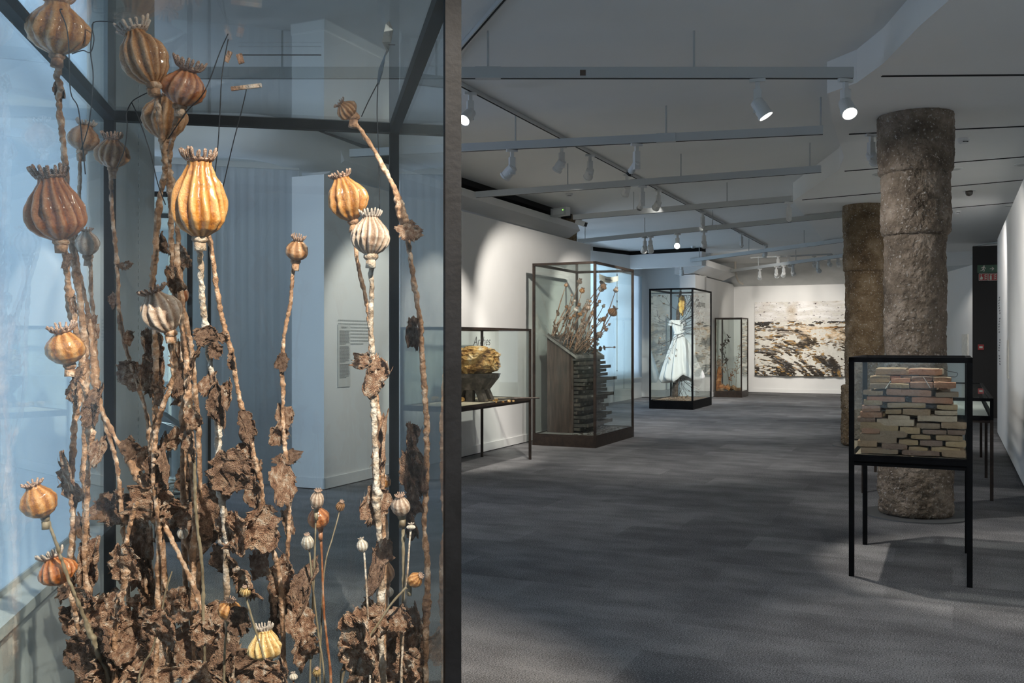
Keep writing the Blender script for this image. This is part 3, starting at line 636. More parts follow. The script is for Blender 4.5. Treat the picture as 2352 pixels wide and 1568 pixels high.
# brick case
BC = Vector((2.155, 6.13)); case('glass_vitrine', 'glass case on four black legs in the right foreground, holding the stacked bricks', BC, UR, VR, .715, 1.07, 0, .76, 1.40, .032, M['iron'], legs=[], bed='sand')
# desk case at the right wall
e = case('glass_vitrine', 'long flat glass desk case on rusty legs along the right wall, showing papers', RR(-.82, 10.07), UR, VR, 1.17, 3.75, 0, .78, .965, .03, M['iron'], legs=[.45], gl='glassf', bed=None)
B(MB().prism([RR(-.78, 10.11), RR(.31, 10.11), RR(.31, 13.78), RR(-.78, 13.78)], .782, .79), 'white_bed', M['white'], e)
for o in e.children:
    if o.name.startswith(('leg', 'apron')): o.data.materials[0] = M['rust']
k = 0
for x, y, w, h, l in ((-.55, 10.5, .28, .36, 'pale sheet with grey print lying nearest in the desk case'), (-.15, 10.9, .30, .22, 'dark photograph lying in the desk case beside the near sheet'), (-.5, 11.5, .3, .4, 'open booklet in the middle of the desk case'), (-.1, 12.1, .26, .34, 'brown mottled sheet towards the far end of the desk case'), (-.5, 12.8, .3, .38, 'pale sheet at the far end of the desk case')):
    q = T('paper_sheet', l, 'document', R(x, y, .79)); cc = R(x, y, .793); rt = Matrix.Rotation(-YAW+.05*k, 3, 'Z')
    B(MB().box(cc, w, h, .004, rt), 'page', M['paper'] if k != 1 else M['ink'], q)
    for j in range(4): B(MB().box(cc+rt@Vector((0, -h*.3+j*h*.2, .003)), w*.7, h*.1, .001, rt), 'printed_block', M['print'] if k != 3 else M['rust'], q)
    k += 1
# ---------------------------------------------------------------- painting
def painting():
    y = 28.6; x0, x1 = onY(1733.5, y-.1), onY(1998, y-.1); z0, z1 = .50, 2.65
    nx, nz = 460, 300; e = T('painting', 'large heavily textured landscape painting in black, white and ochre on the back wall', 'painting', R((x0+x1)/2, y-.05, z0))
    vs = []; cols = []; Vn = NZ.noise; n_ = R(0, -1)-R(0, 0)
    def mixc(a, b, t): t = max(0, min(1, t)); return [a[i]*(1-t)+b[i]*t for i in range(3)]
    for j in range(nz+1):
        t = j/nz  # 0 bottom
        for i in range(nx+1):
            s = i/nx
            X = s*3.4; Zv = t*2.15
            w1 = Vn(Vector((X*1.2, Zv*1.5, 3)))*.25
            slope = .38 if t < .62 else 0
            q = Vector((X*1.7+w1, (Zv+X*slope*max(0, .62-t)*1.8)*9+w1*3, 1))
            st = NZ.fractal(q, .9, 2.1, 5); fine = NZ.fractal(Vector((X*9, Zv*26, 5)), .9, 2.1, 4); spk = Vn(Vector((X*30, Zv*55, 9)))
            hz = .735+.012*Vn(Vector((X*2, 0, 7)))
            if t > hz:
                c = mixc([.66, .63, .59], [.88, .87, .86], .5+st*.8)
                c = mixc(c, [.50, .40, .28], max(0, Vn(Vector((X*2.2, Zv*3.5, 2)))*1.5-.25)*(1 if t > .85 else .6))
                if fine+spk*.4 > .58: c = mixc(c, [.07, .05, .05], (fine+spk*.4-.58)*6)
                hgt = st*.01
            else:
                dk = max(0, 1-abs(t-(hz-.03))/.045)*1.5
                br = math.exp(-(((s-.62)/.33)**2+((t-.575-.06*math.sin(s*5))/.095)**2)*1.4)
                base_ = mixc([.26, .235, .20], [.74, .71, .67], .42+st*.7+fine*.35)
                oc = max(0, Vn(Vector((X*1.5, Zv*6+X*.8, 21)))*1.6+.15)*(1 if t < .62 else .4)
                c = mixc([q_*(.66 if t < .5 else .8) for q_ in base_], [.40, .26, .10], min(.8, oc))
                c = mixc(c, mixc([.78, .58, .36], [.85, .74, .60], .5+st+fine*.4), br*1.3)
                if s > .6 and abs(t-(.655-.13*max(0, s-.78)*2)) < .012: c = mixc(c, [.6, .28, .07], .7)
                mid = NZ.fractal(Vector((X*3.2+w1*2, (Zv+X*slope*max(0, .62-t)*1.8)*20, 4)), .8, 2.1, 5)
                c = mixc(c, [.40, .27, .12], max(0, mid*1.6-.02)*(1 if t < .66 else .25))
                dark = st*1.25+mid*1.1+fine*.9+.26+(.55-t)*.6 - br*1.25 + dk*1.1 + (.5 if t < .04 else 0)
                c = mixc(c, [.030, .028, .028], min(.93, max(0, dark)*.95))
                if fine+spk*.6 < -.72: c = mixc(c, [.84, .80, .74], .7)
                if fine*.7-mid*.9 > .42: c = mixc(c, [.50, .30, .10], .75)
                hgt = st*.05+fine*.02
            edge = .012*Vn(Vector((X*9, Zv*9, 0))) if i in (0, nx) or j in (0, nz) else 0
            px = x0+(x1-x0)*s+edge; pz = z0+(z1-z0)*t+edge
            vs.append(R(px, y-.1, pz)+n_*(hgt+fine*.012)); cols.append((*c, 1))
    fs = [(j*(nx+1)+i, j*(nx+1)+i+1, (j+1)*(nx+1)+i+1, (j+1)*(nx+1)+i) for j in range(nz) for i in range(nx)]
    mb = MB(); mb.v = vs; mb.f = fs
    me = mb.mesh('paint_relief', wl(e), True); ca = me.color_attributes.new('paint', 'FLOAT_COLOR', 'POINT')
    ca.data.foreach_set('color', [x for c in cols for x in c])
    m, nt, b = newmat('thick_paint'); a = nt.nodes.new('ShaderNodeAttribute'); a.attribute_name = 'paint'
    nt.links.new(a.outputs['Color'], b.inputs['Base Color']); b.inputs['Roughness'].default_value = .8; b.inputs['Specular IOR Level'].default_value = .2
    me.materials.append(m); o = bpy.data.objects.new('paint_relief', me); COL.objects.link(o); o.parent = e
    B(MB().prism([RR(x0+.01, y-.095), RR(x1-.01, y-.095), RR(x1-.01, y-.002), RR(x0+.01, y-.002)], z0+.01, z1-.01), 'stretcher', M['paper'], e)
painting()
# ---------------------------------------------------------------- bricks
BRK = """540,348,665,412 675,362,820,405 815,358,985,400 1125,368,1260,430 812,390,942,436 1030,388,1180,425
472,405,705,488 715,438,940,490 945,425,1180,470 1190,420,1400,475 470,490,690,552 700,492,920,548 930,472,1190,548 1195,474,1455,548
395,568,625,625 660,556,1175,632 1218,588,1480,650 445,636,875,700 950,645,1410,715 403,675,620,740 672,705,1110,768 1230,730,1470,790
388,735,600,810 655,780,840,838 848,775,1168,855 1205,795,1465,850 365,808,615,878 678,843,930,905 1015,850,1465,925 333,865,545,930
558,890,985,970 368,925,800,1028 1000,935,1270,1003 1282,927,1570,1003 382,990,590,1060 815,978,1050,1060 588,1022,900,1102 1070,1010,1345,1068
1350,1012,1560,1075 362,1055,785,1160 938,1065,1165,1122 1215,1073,1525,1140 338,1130,560,1205 803,1120,1030,1190 1040,1130,1300,1200
1325,1140,1562,1210 608,1162,900,1235 918,1200,1138,1258 1170,1205,1500,1270 370,1210,800,1295 838,1240,1270,1325 1282,1240,1560,1335"""
def brickmat():
    m = noisy('old_brick', [(.10, .07, .05), (.33, .22, .15), (.52, .38, .27)], 16, 8, .93, .9, 60, dist=.01)
    nt = m.node_tree; N = nt.nodes; L = nt.links; b = N['Principled BSDF']; src = b.inputs['Base Color'].links[0].from_socket
    oi = N.new('ShaderNodeObjectInfo'); cr = N.new('ShaderNodeValToRGB'); e = cr.color_ramp.elements; cr.color_ramp.interpolation = 'CONSTANT'
    pal = [(.46, .33, .19), (.52, .25, .15), (.44, .31, .20), (.28, .19, .15), (.54, .39, .23), (.48, .27, .18), (.36, .27, .19), (.64, .51, .37)]
    e[0].position = 0; e[0].color = (*pal[0], 1); e[1].position = .9; e[1].color = (*pal[-1], 1)
    for i in range(1, 7): q = e.new(i*.128); q.color = (*pal[i], 1)
    L.new(oi.outputs['Random'], cr.inputs[0])
    mx = N.new('ShaderNodeMix'); mx.data_type = 'RGBA'; mx.blend_type = 'MULTIPLY'; mx.inputs[0].default_value = .0
    n = N.new('ShaderNodeTexNoise'); n.inputs['Scale'].default_value = 9; n.inputs['Detail'].default_value = 7
    tc = N.new('ShaderNodeTexCoord'); ad = N.new('ShaderNodeVectorMath'); ad.operation = 'ADD'; L.new(tc.outputs['Object'], ad.inputs[0]); L.new(oi.outputs['Random'], ad.inputs[1]); L.new(ad.outputs[0], n.inputs['Vector'])
    mr = N.new('ShaderNodeMapRange'); mr.inputs['From Min'].default_value = .38; mr.inputs['From Max'].default_value = .62; L.new(n.outputs['Fac'], mr.inputs[0])
    mx3 = N.new('ShaderNodeMix'); mx3.data_type = 'RGBA'; mx3.inputs[0].default_value = .62; L.new(src, mx3.inputs[6]); L.new(cr.outputs[0], mx3.inputs[7])
    mx4 = N.new('ShaderNodeMix'); mx4.data_type = 'RGBA'; L.new(mr.outputs[0], mx4.inputs[0]); L.new(mx3.outputs[2], mx4.inputs[6]); L.new(cr.outputs[0], mx4.inputs[7])
    L.new(mx4.outputs[2], b.inputs['Base Color']); return m
M['brick'] = brickmat()
bst = T('brick_stack', 'tapering stack of worn old bricks laid dry in uneven courses inside the glass case', 'brick stack', R(0, 0)+Vector((BC.x+.5, BC.y+.3, .77)))
uR = Vector((UR[0], UR[1], 0)); vR = Vector((VR[0], VR[1], 0)); BC3 = Vector((BC.x, BC.y, 0))
def rough_brick(c, L_, D_, H_, seed, ax, tilt=0):
    """one worn brick: a subdivided box with eroded edges"""
    nx, ny, nz = max(3, int(L_/.03)), 3, 2; mb = MB(); idx = {}; vs = []; fs = []
    def g(i, j, k):
        key = (i, j, k)
        if key not in idx:
            p = Vector((i/nx-.5, j/ny-.5, k/nz-.5)); ex = (abs(p.x) > .49)+(abs(p.y) > .49)+(abs(p.z) > .49)
            q = Vector((p.x*L_, p.y*D_, p.z*H_)); 
            sh = .0012*(ex-1)*(1+1.6*abs(NZ.noise(q*30+Vector((seed, 0, 0)))))
            q -= Vector((math.copysign(sh, q.x) if abs(p.x) > .49 else 0, math.copysign(sh, q.y) if abs(p.y) > .49 else 0, math.copysign(sh, q.z) if abs(p.z) > .49 else 0))
            q += Vector(NZ.noise_vector(q*14+Vector((seed*3, 0, 0))))*.0028
            idx[key] = len(vs); vs.append(q)
        return idx[key]
    for i in range(nx):
        for j in range(ny): fs += [(g(i, j, 0), g(i, j+1, 0), g(i+1, j+1, 0), g(i+1, j, 0)), (g(i, j, nz), g(i+1, j, nz), g(i+1, j+1, nz), g(i, j+1, nz))]
        for k in range(nz): fs += [(g(i, 0, k), g(i+1, 0, k), g(i+1, 0, k+1), g(i, 0, k+1)), (g(i, ny, k), g(i, ny, k+1), g(i+1, ny, k+1), g(i+1, ny, k))]
    for j in range(ny):
        for k in range(nz): fs += [(g(0, j, k), g(0, j, k+1), g(0, j+1, k+1), g(0, j+1, k)), (g(nx, j, k), g(nx, j+1, k), g(nx, j+1, k+1), g(nx, j, k+1))]
    rt = Matrix.Rotation(ax, 3, 'Z') @ Matrix.Rotation(tilt, 3, 'Y')
    mb.add([c+rt@q for q in vs], fs); return mb
def plane_u(px, v0):  # local u where the ray through px crosses the plane v=v0 of the brick case
    r = (px-CX)/F; o = BC3+vR*v0; return (r*o.y-o.x)/(uR.x-r*uR.y)
rnd = random.Random(3); seed = 0; fz = lambda x, v0, zy, u: 0
for row in BRK.split():
    a, b, c, d = map(float, row.split(',')); seed += 1
    x0, y0, x1, y1 = 1900+a/4.9, 780+b/4.9, 1900+c/4.9, 780+d/4.9
    v0 = .12+.012*rnd.random()+ (.05 if y0 < 870 else 0) + (.10 if b < 400 else 0)
    u0, u1 = plane_u(x0, v0), plane_u(x1, v0); o = BC3+vR*v0+uR*((u0+u1)/2)
    z1 = H-(y0-CY)/F*o.y; z0 = H-(y1-CY)/F*o.y; z0 = max(z0, .775); z1 = max(z1-.002, z0+.03)
    dp = rnd.uniform(.11, .17) if b > 400 else .08
    cc = o+vR*dp/2; cc.z = (z0+z1)/2
    B(rough_brick(cc, abs(u1-u0), dp, z1-z0, seed, -YAW+rnd.uniform(-.03, .03), rnd.uniform(-.02, .02)), 'brick', M['brick'], bst, origin=cc)
# rows behind the front face
for k in range(12):
    z = .775+k*.046
    for jv, v0 in enumerate((.33, .52, .70)):
        w = (.60-.010*k); u = .075+.004*k+rnd.uniform(0, .03)
        if jv == 2 and k > 9: continue
        while u < w+.04:
            L_ = rnd.uniform(.14, .24); L_ = min(L_, w+.075-u)
            if L_ < .06: break
            cc = BC3+uR*(u+L_/2)+vR*(v0+rnd.uniform(-.008, .008)); cc.z = z+.021; seed += 1
            B(rough_brick(cc, L_-.008, .15, .040, seed, -YAW+rnd.uniform(-.03, .03)), 'brick', M['brick'], bst, origin=cc); u += L_+.004
mb = MB()
for i in range(160):
    p = BC3+uR*rnd.uniform(.05, .66)+vR*rnd.choice((rnd.uniform(.05, .1), rnd.uniform(.05, .9))); s = rnd.uniform(.004, .013)
    if (p-BC3).dot(uR) > .1 and (p-BC3).dot(vR) > .11: continue
    mb.box(p+Vector((0, 0, .768+s/3)), s, s*1.3, s*.7, Matrix.Rotation(rnd.random()*3, 3, 'Z'))
tag(B(mb, 'brick_crumbs', M['brick'], origin=BC3), 'brick crumbs and dust on the floor of the brick case', 'rubble', kind='stuff')
wp = [BC3+uR*.50+vR*.3+Vector((0, 0, 1.30)), BC3+uR*.54+vR*.28+Vector((0, 0, 1.33)), BC3+uR*.58+vR*.26+Vector((0, 0, 1.31)), BC3+uR*.63+vR*.25+Vector((0, 0, 1.30)), BC3+uR*.62+vR*.25+Vector((0, 0, 1.275)), BC3+uR*.57+vR*.26+Vector((0, 0, 1.28))]
tag(B(MB().tube(bezier(wp, 6), .0018, 5), 'bent_wire', M['wire'], origin=wp[0]), 'thin bent wire sticking up from the right end of the brick stack', 'wire')
for n_, (a, b) in enumerate((((700, 465), (655, 550)), ((1070, 420), (1160, 545)))):
    wp = [BC3+uR*plane_u(1900+x/4.9, .10)+vR*.10 for x in (a[0]+12, (a[0]+b[0])/2+8, b[0])]
    for q, yy in zip(wp, (a[1], (a[1]+b[1])/2, b[1])): q.z = H-(780+yy/4.9-CY)/F*q.y
    tag(B(MB().tube(bezier(wp, 6), .0022, 6), 'cord_loop', M['paper'], origin=wp[0]), ('pale cord hanging over the upper left bricks of the stack', 'pale cord hanging over the upper middle bricks of the stack')[n_], 'cord')
# ---------------------------------------------------------------- clay lump on a dark trestle bowl
M['clay'] = noisy('cracked_ochre_clay', [(.07, .03, .012), (.34, .17, .045), (.55, .34, .12), (.66, .54, .38)], 9, 9, .95, 1.0, 26, dist=.03)
M['char'] = noisy('dark_weathered_wood', [(.02, .016, .013), (.07, .055, .045), (.16, .13, .11)], 9, 7, .7, .5, 40)
def lump(c, rx, ry, rz, n, name, seed, amp=.2, mat=None, parent=None, blocky=0):
    import bmesh
    bm = bmesh.new(); bmesh.ops.create_icosphere(bm, subdivisions=n, radius=1); mb = MB()
    for v in bm.verts:
        d = v.co.normalized(); q = d*2.2+Vector((seed*5, 0, 0))
        a = NZ.fractal(q, .8, 2.2, 6)*amp
        if blocky: cell = NZ.cell_vector(d*4.5+Vector((seed, 0, 0))); a += (cell.x-.5)*blocky; cell = NZ.cell_vector(d*9+Vector((seed, 3, 0))); a += (cell.y-.5)*blocky*.5
        p = d*(1+a); s = lambda x, e: math.copysign(abs(x)**e, x)
        mb.v.append(Vector(c)+Vector((s(p.x, .85)*rx, s(p.y, .85)*ry, s(p.z, .8)*rz)))
    mb.f = [tuple(v.index for v in f.verts) for f in bm.faces]; bm.free()
    return B(mb, name, mat, parent, origin=c, smooth=False)
lc = P(1092, 829, 11.5)
tag(lump(lc, .29, .24, .175, 5, 'clay_lump', 2, .10, M['clay'], blocky=.17), 'big cracked ochre clay lump resting on the dark bowl with feet', 'clay lump')
bw = P(1088, 888, 11.5); e = T('footed_bowl', 'dark block-like bowl on splayed feet under the clay lump', 'bowl', Vector((bw.x, bw.y, .79)))
zt = P(0, 858, 11.5).z; zm = P(0, 893, 11.5).z; X0 = bw.x; Y0 = bw.y
def fr(mb, xa, xb, ya, yb, z0, xa2, xb2, ya2, yb2, z1):
    p = [uR*x+vR*y for x, y in ((xa, ya), (xb, ya), (xb, yb), (xa, yb))]; q = [uR*x+vR*y for x, y in ((xa2, ya2), (xb2, ya2), (xb2, yb2), (xa2, yb2))]
    o = Vector((X0, Y0, 0)); return mb.box8([o+a+Vector((0, 0, z0)) for a in p]+[o+a+Vector((0, 0, z1)) for a in q])
B(fr(MB(), -.15, .15, -.13, .13, zm-.01, -.25, .26, -.17, .17, zt-.045), 'bowl_body', M['char'], e)
B(fr(MB(), -.25, .26, -.17, .17, zt-.045, -.27, .275, -.18, .18, zt+.004), 'bowl_rim', M['char'], e)
for sx, sy in ((-1, -1), (0, -1), (1, -1), (-1, 1), (1, 1)):
    B(fr(MB(), sx*.15-.045+sx*.03, sx*.15+.045+sx*.03, sy*.09-.04, sy*.09+.04, .785, sx*.11-.045, sx*.11+.045, sy*.08-.04, sy*.08+.04, zm+.01), 'foot', M['char'], e)
rnd = random.Random(5)
for i in range(13):
    a, b = (rnd.uniform(-.42, -.05), rnd.uniform(-.26, -.18)) if i < 7 else (rnd.uniform(.2, .5), rnd.uniform(-.22, .1))
    r = rnd.uniform(.02, .05) if i < 7 else rnd.uniform(.012, .03); c = Vector((X0, Y0, .785+r*.6))+uR*a+vR*b
    tag(lump(c, r, r*.8, r*.7, 2, 'clay_crumb', i, .25, M['clay']), 'clay crumb in the heap at the left feet of the dark bowl' if i < 7 else 'loose clay crumb scattered on the sand right of the dark bowl', 'clay crumb', 'clay crumbs left of the bowl' if i < 7 else 'clay crumbs right of the bowl')
q0 = Vector((X0, Y0, .80))+uR*.22+vR*.22; q1 = q0+uR*.35+vR*.45
tag(B(MB().tube(bezier([q0, (q0+q1)/2+Vector((0, 0, .006)), q1], 6), [.013]*6+[.01]*7, 8, .4, 3), 'dark_stick', M['char'], origin=q0), 'dark stick lying on the sand right of the footed bowl', 'stick')
def text(s, size, mat, name, loc, rot, parent=None, shear=.3, ext=.0006):
    cu = bpy.data.curves.new(name, 'FONT'); cu.body = s; cu.size = size; cu.shear = shear; cu.extrude = ext; cu.offset = -size*.012 if shear else 0
    cu.align_x = 'CENTER'; cu.align_y = 'CENTER'
    o = bpy.data.objects.new(name, cu); COL.objects.link(o); bpy.context.view_layer.update()
    me = bpy.data.meshes.new_from_object(o.evaluated_get(bpy.context.evaluated_depsgraph_get())); bpy.data.objects.remove(o)
    me.materials.clear(); me.materials.append(mat)
    o = bpy.data.objects.new(name, me); COL.objects.link(o); o.parent = parent; o.location = Vector(loc)-wl(parent); o.rotation_euler = rot; return o
cases_ = [o for o in bpy.data.objects if o.name.startswith('glass_vitrine')]
byl = {o['label']: o for o in cases_}
def cz(s): return next(o for l, o in byl.items() if s in l)
text('Arches', .15, M['ink'], 'handwriting', R(-4.862, 9.75, 1.50), (math.pi/2, 0, math.pi/2-YAW), cz('holding the clay'))
text('Daphne.', .24, M['ink'], 'handwriting', R(-5.172, 21.5, 2.35), (math.pi/2, 0, math.pi/2-YAW), cz('hanging white dress'))
# ---------------------------------------------------------------- drawer cabinet
M['cwood'] = noisy('old_brown_cabinet_wood', [(.022, .014, .010), (.055, .035, .026), (.095, .062, .045)], 5, 7, .7, .25, 40, stretch=(6, 6, .7), rnd=False)
M['dwood'] = noisy('grimy_drawer_wood', [(.012, .012, .011), (.04, .037, .032), (.12, .10, .08)], 8, 7, .75, .4, 40)
cab = T('drawer_cabinet', 'old brown printer\'s cabinet with a slanted top and many shallow drawers pulled out', 'cabinet', R(-5.27, 13.72, .158))
x0, x1, y0, y1 = -5.46, -5.05, 13.12, 14.32; zb, zf, zk = .158, 1.27, 1.58
def rbox(mb, xa, xb, ya, yb, za, zb_): return mb.box8([R(xa, ya, za), R(xb, ya, za), R(xb, yb, za), R(xa, yb, za), R(xa, ya, zb_), R(xb, ya, zb_), R(xb, yb, zb_), R(xa, yb, zb_)])
for (ya, yb) in ((y0, y0+.03), (y1-.03, y1)):
    B(MB().box8([R(x0, ya, zb), R(x1, ya, zb), R(x1, yb, zb), R(x0, yb, zb), R(x0, ya, zk), R(x1, ya, zf), R(x1, yb, zf), R(x0, yb, zk)]), 'side_panel', M['cwood'], cab)
B(rbox(MB(), x1-.10, x1-.06, y0-.006, y0, zb, zf-.02), 'side_moulding', M['cwood'], cab)
B(rbox(MB(), x0, x0+.02, y0+.03, y1-.03, zb, zk-.02), 'back_panel', M['cwood'], cab)
B(MB().box8([R(x0-.02, y0-.03, zk), R(x1+.06, y0-.03, zf-.02), R(x1+.06, y1+.02, zf-.02), R(x0-.02, y1+.02, zk), R(x0-.02, y0-.03, zk+.025), R(x1+.06, y0-.03, zf+.01), R(x1+.06, y1+.02, zf+.01), R(x0-.02, y1+.02, zk+.025)]), 'slanted_top', M['dust'], cab)
for k in range(5):
    ya = y0+.02+k*.27; B(MB().box8([R(x0, ya, zk+.02), R(x1+.04, ya, zf+.0), R(x1+.04, ya+.02, zf+.0), R(x0, ya+.02, zk+.02), R(x0, ya, zk+.05), R(x1+.04, ya, zf+.03), R(x1+.04, ya+.02, zf+.03), R(x0, ya+.02, zk+.05)]), 'type_case_divider', M['dwood'], cab)
for k in range(3):
    xa = x0+.08+k*.14; za = zk-(zk-zf)*(xa-x0)/(x1-x0+.04)
    B(MB().box8([R(xa, y0, za+.02), R(xa+.02, y0, za+.01), R(xa+.02, y1, za+.01), R(xa, y1, za+.02), R(xa, y0, za+.05), R(xa+.02, y0, za+.04), R(xa+.02, y1, za+.04), R(xa, y1, za+.05)]), 'type_case_divider', M['dwood'], cab)
B(rbox(MB(), x1, x1+.06, y0-.03, y1+.02, zf-.05, zf-.021), 'front_top_rail', M['dwood'], cab)
rnd = random.Random(11); nd = 17; hgt = (zf-.06-zb-.03)/nd
pulls = [.05, .20, .03, .10, .30, .16, .12, .06, .28, .02, .05, .14, .0, .22, .08, .3, .06]
for k in range(nd):
    z = zb+.03+(nd-1-k)*hgt; pu = .03+pulls[k]*.55+rnd.uniform(0, .03); sk = rnd.uniform(-.035, .035)
    d = B(MB(), 'drawer', M['dwood'], cab) if 0 else None
    mb = MB(); xa, xb = x1-.36+pu, x1+pu
    def sb(mb, xa, xb, ya, yb, za, zc):
        return mb.box8([R(a+sk*(b-13.7)/.6, b, c) for c in (za, zc) for a, b in ((xa, ya), (xb, ya), (xb, yb), (xa, yb))])
    sb(mb, xa, xb, y0+.035, y1-.035, z, z+.006)
    sb(mb, xa, xb, y0+.035, y0+.047, z+.006, z+hgt*.7); sb(mb, xa, xb, y1-.047, y1-.035, z+.006, z+hgt*.7)
    dr = B(mb, 'drawer', M['dwood'], cab)
    sb(m2 := MB(), xb, xb+.02, y0+.02, y1-.02, z, z+hgt*.8); B(m2, 'drawer_front', M['dwood'] if k % 3 else M['char'], dr)
    for yy in (13.35, 14.05):
        if rnd.random() < .6: sb(m3 := MB(), xb+.02, xb+.024, yy-.035, yy+.035, z+.012, z+hgt*.55); B(m3, 'label_holder', M['dust'], dr)
B(MB().box8([R(x0+.03, y0+.04, zb+.02), R(x1-.03, y0+.04, zb+.02), R(x1-.03, y1-.04, zb+.02), R(x0+.03, y1-.04, zb+.02), R(x0+.03, y0+.04, zk-.06), R(x1-.03, y0+.04, zf-.05), R(x1-.03, y1-.04, zf-.05), R(x0+.03, y1-.04, zk-.06)]), 'carcass', M['dwood'], cab)
mb = MB()
for i in range(150):
    c = R(rnd.uniform(-5.0, -4.62), rnd.uniform(12.85, 14.3), .162); s = rnd.uniform(.008, .03); mb.box(c, s*1.6, s, .006, Matrix.Rotation(rnd.random()*3, 3, 'Z'))
tag(B(mb, 'dark_flakes', M['char'], origin=R(-4.8, 13.6, .16)), 'dark flakes scattered on the floor of the cabinet case', 'debris', kind='stuff')
# banner
bn = T('paper_banner', 'small curved white paper banner with handwriting hung in the cabinet case', 'banner', P(1397, 634, 14.3))
mb = MB(); k = 20; vs = []
A_, B_ = P(1376, 628, 13.9), P(1420, 633, 14.6)
for t_ in (0, .004):
    for i in range(k+1):
        s = i/k; p = A_.lerp(B_, s)-Vector((0, 0, .035*math.sin(math.pi*s)))+vR*t_; w = .085+.008*math.sin(5*s)
        vs += [p+Vector((0, 0, 0)), p-Vector((0, 0, w))+uR*.008*math.sin(s*9)]
kk = 2*(k+1); fs = [(2*i, 2*i+1, 2*i+3, 2*i+2) for i in range(k)]+[(kk+2*i, kk+2*i+2, kk+2*i+3, kk+2*i+1) for i in range(k)]
fs += [(2*i, 2*i+2, kk+2*i+2, kk+2*i) for i in range(k)]+[(2*i+1, kk+2*i+1, kk+2*i+3, 2*i+3) for i in range(k)]
B(mb.add(vs, fs), 'paper_strip', M['paper'], bn)
dd = (B_-A_); text('Mohn und Gedächtnis', .034, M['ink'], 'handwriting', A_.lerp(B_, .5)+Vector((0, 0, -.075))-vR*.006-Vector((0.0, .01, 0)), (math.pi/2, 0, math.atan2(dd.y, dd.x)), bn)
for a, b in ((A_, P(1371, 613, 13.9)), (B_, P(1436, 616, 14.7))): B(MB().tube([a, (a+b)/2+Vector((.004, 0, 0)), b], .002, 5), 'hanging_wire', M['cord'], bn)
# ---------------------------------------------------------------- poppy pod meshes
GL = [(0, .10), (.05, .34), (.14, .66), (.28, .92), (.42, 1), (.58, .985), (.72, .86), (.84, .64), (.93, .44), (1, .40)]
PE = [(0, .12), (.05, .40), (.13, .74), (.24, .96), (.34, 1), (.5, .95), (.68, .78), (.83, .58), (.93, .46), (1, .46)]
EG = [(0, .12), (.05, .36), (.14, .64), (.28, .87), (.45, 1), (.62, .97), (.76, .82), (.88, .58), (.95, .46), (1, .42)]
def prof(pr, t):
    for i in range(len(pr)-1):
        if t <= pr[i+1][0]:
            a, b = pr[i], pr[i+1]; s = (t-a[0])/(b[0]-a[0]); s = s*s*(3-2*s)*.4+s*.6; return a[1]+(b[1]-a[1])*s
    return pr[-1][1]
def pod_mesh(pr, nr, amp, h, seed, na=None, nz=36):
    """unit pod: radius .5, height h, ribs along the length; ridge value saved for the colour of the ribs"""
    na = na or max(24, nr*8); mb = MB(); at = []
    for i in range(nz+1):
        t = i/nz; r = prof(pr, t)*.5
        for j in range(na):
            a = 2*math.pi*j/na; tw = a+.12*math.sin(t*3+seed)
            rd = abs(math.cos(tw*nr/2))**2.2; w = NZ.noise(Vector((math.cos(a)*1.6, math.sin(a)*1.6, t*2+seed)))
            hi = NZ.noise(Vector((math.cos(a)*6, math.sin(a)*6, t*7+seed)))
            env = math.sin(math.pi*min(1, max(0, t*.96+.02)))**.5
            q = r*(1+(amp*(rd-.45)*(1+.9*w))*env+.12*w*env+.05*hi)
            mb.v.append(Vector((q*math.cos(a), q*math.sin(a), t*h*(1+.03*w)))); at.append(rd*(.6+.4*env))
    for i in range(nz):
        for j in range(na): mb.f.append((i*na+j, i*na+(j+1) % na, (i+1)*na+(j+1) % na, (i+1)*na+j))
    mb.f.append(tuple(range(na))[::-1]); mb.f.append(tuple(nz*na+j for j in range(na))); mb.at = at
    return mb.mesh('seed_pod', smooth=True)
def crown_mesh(n, r, seed, flare=.5, hh=.2):
    """ragged crown: a disc with a ring of upturned blunt lobes"""
    rn = random.Random(seed); mb = MB(); mb.lathe([(r*.72, -.03), (r*.95, .0), (r*1.02, .025), (r*.8, .05), (r*.25, .03)], 24)
    for k in range(n):
        a = 2*math.pi*(k+rn.uniform(-.15, .15))/n; d = Vector((math.cos(a), math.sin(a), 0)); L_ = hh*rn.uniform(.7, 1.15); fl = flare*rn.uniform(.6, 1.3)
        w = r*2*math.pi/n*.30; p = [d*r*.86+Vector((0, 0, .0)), d*(r*.98+fl*L_*.4)+Vector((0, 0, L_*.4)), d*(r*1.0+fl*L_*.8)+Vector((0, 0, L_*.8)), d*(r*.98+fl*L_)+Vector((0, 0, L_))]
        mb.tube(bezier(p, 2), [w*.9, w, w*1.1, w*1.15, w*1.2, w*1.0, w*.5], 6, .45, k+seed, 14)
        # inner low spokes on the disc
        mb.tube([d*r*.75+Vector((0, 0, .05)), d*r*.2+Vector((0, 0, .045))], w*.35, 4)
    return mb.mesh('crown', smooth=True)
PODS = {
 'glob': [pod_mesh(GL, 12, .16, .95, s) for s in (1, 2)], 'smooth': [pod_mesh(GL, 9, .03, .92, s) for s in (3, 4)],
 'pear': [pod_mesh(PE, 13, .22, 1.35, 5)], 'hero': [pod_mesh(PE, 12, .24, 1.52, 6, nz=56)], 'egg': [pod_mesh(EG, 12, .20, 1.22, s) for s in (7, 8)], 'drum': [pod_mesh(EG, 16, .24, 1.0, 9)]}
PH = {'glob': .95, 'smooth': .92, 'pear': 1.35, 'hero': 1.52, 'egg': 1.22, 'drum': 1.0}
CRW = [crown_mesh(16, .22, 1, .6, .16), crown_mesh(18, .23, 2, .35, .18), crown_mesh(14, .21, 3, .9, .12)]
PODM = {}
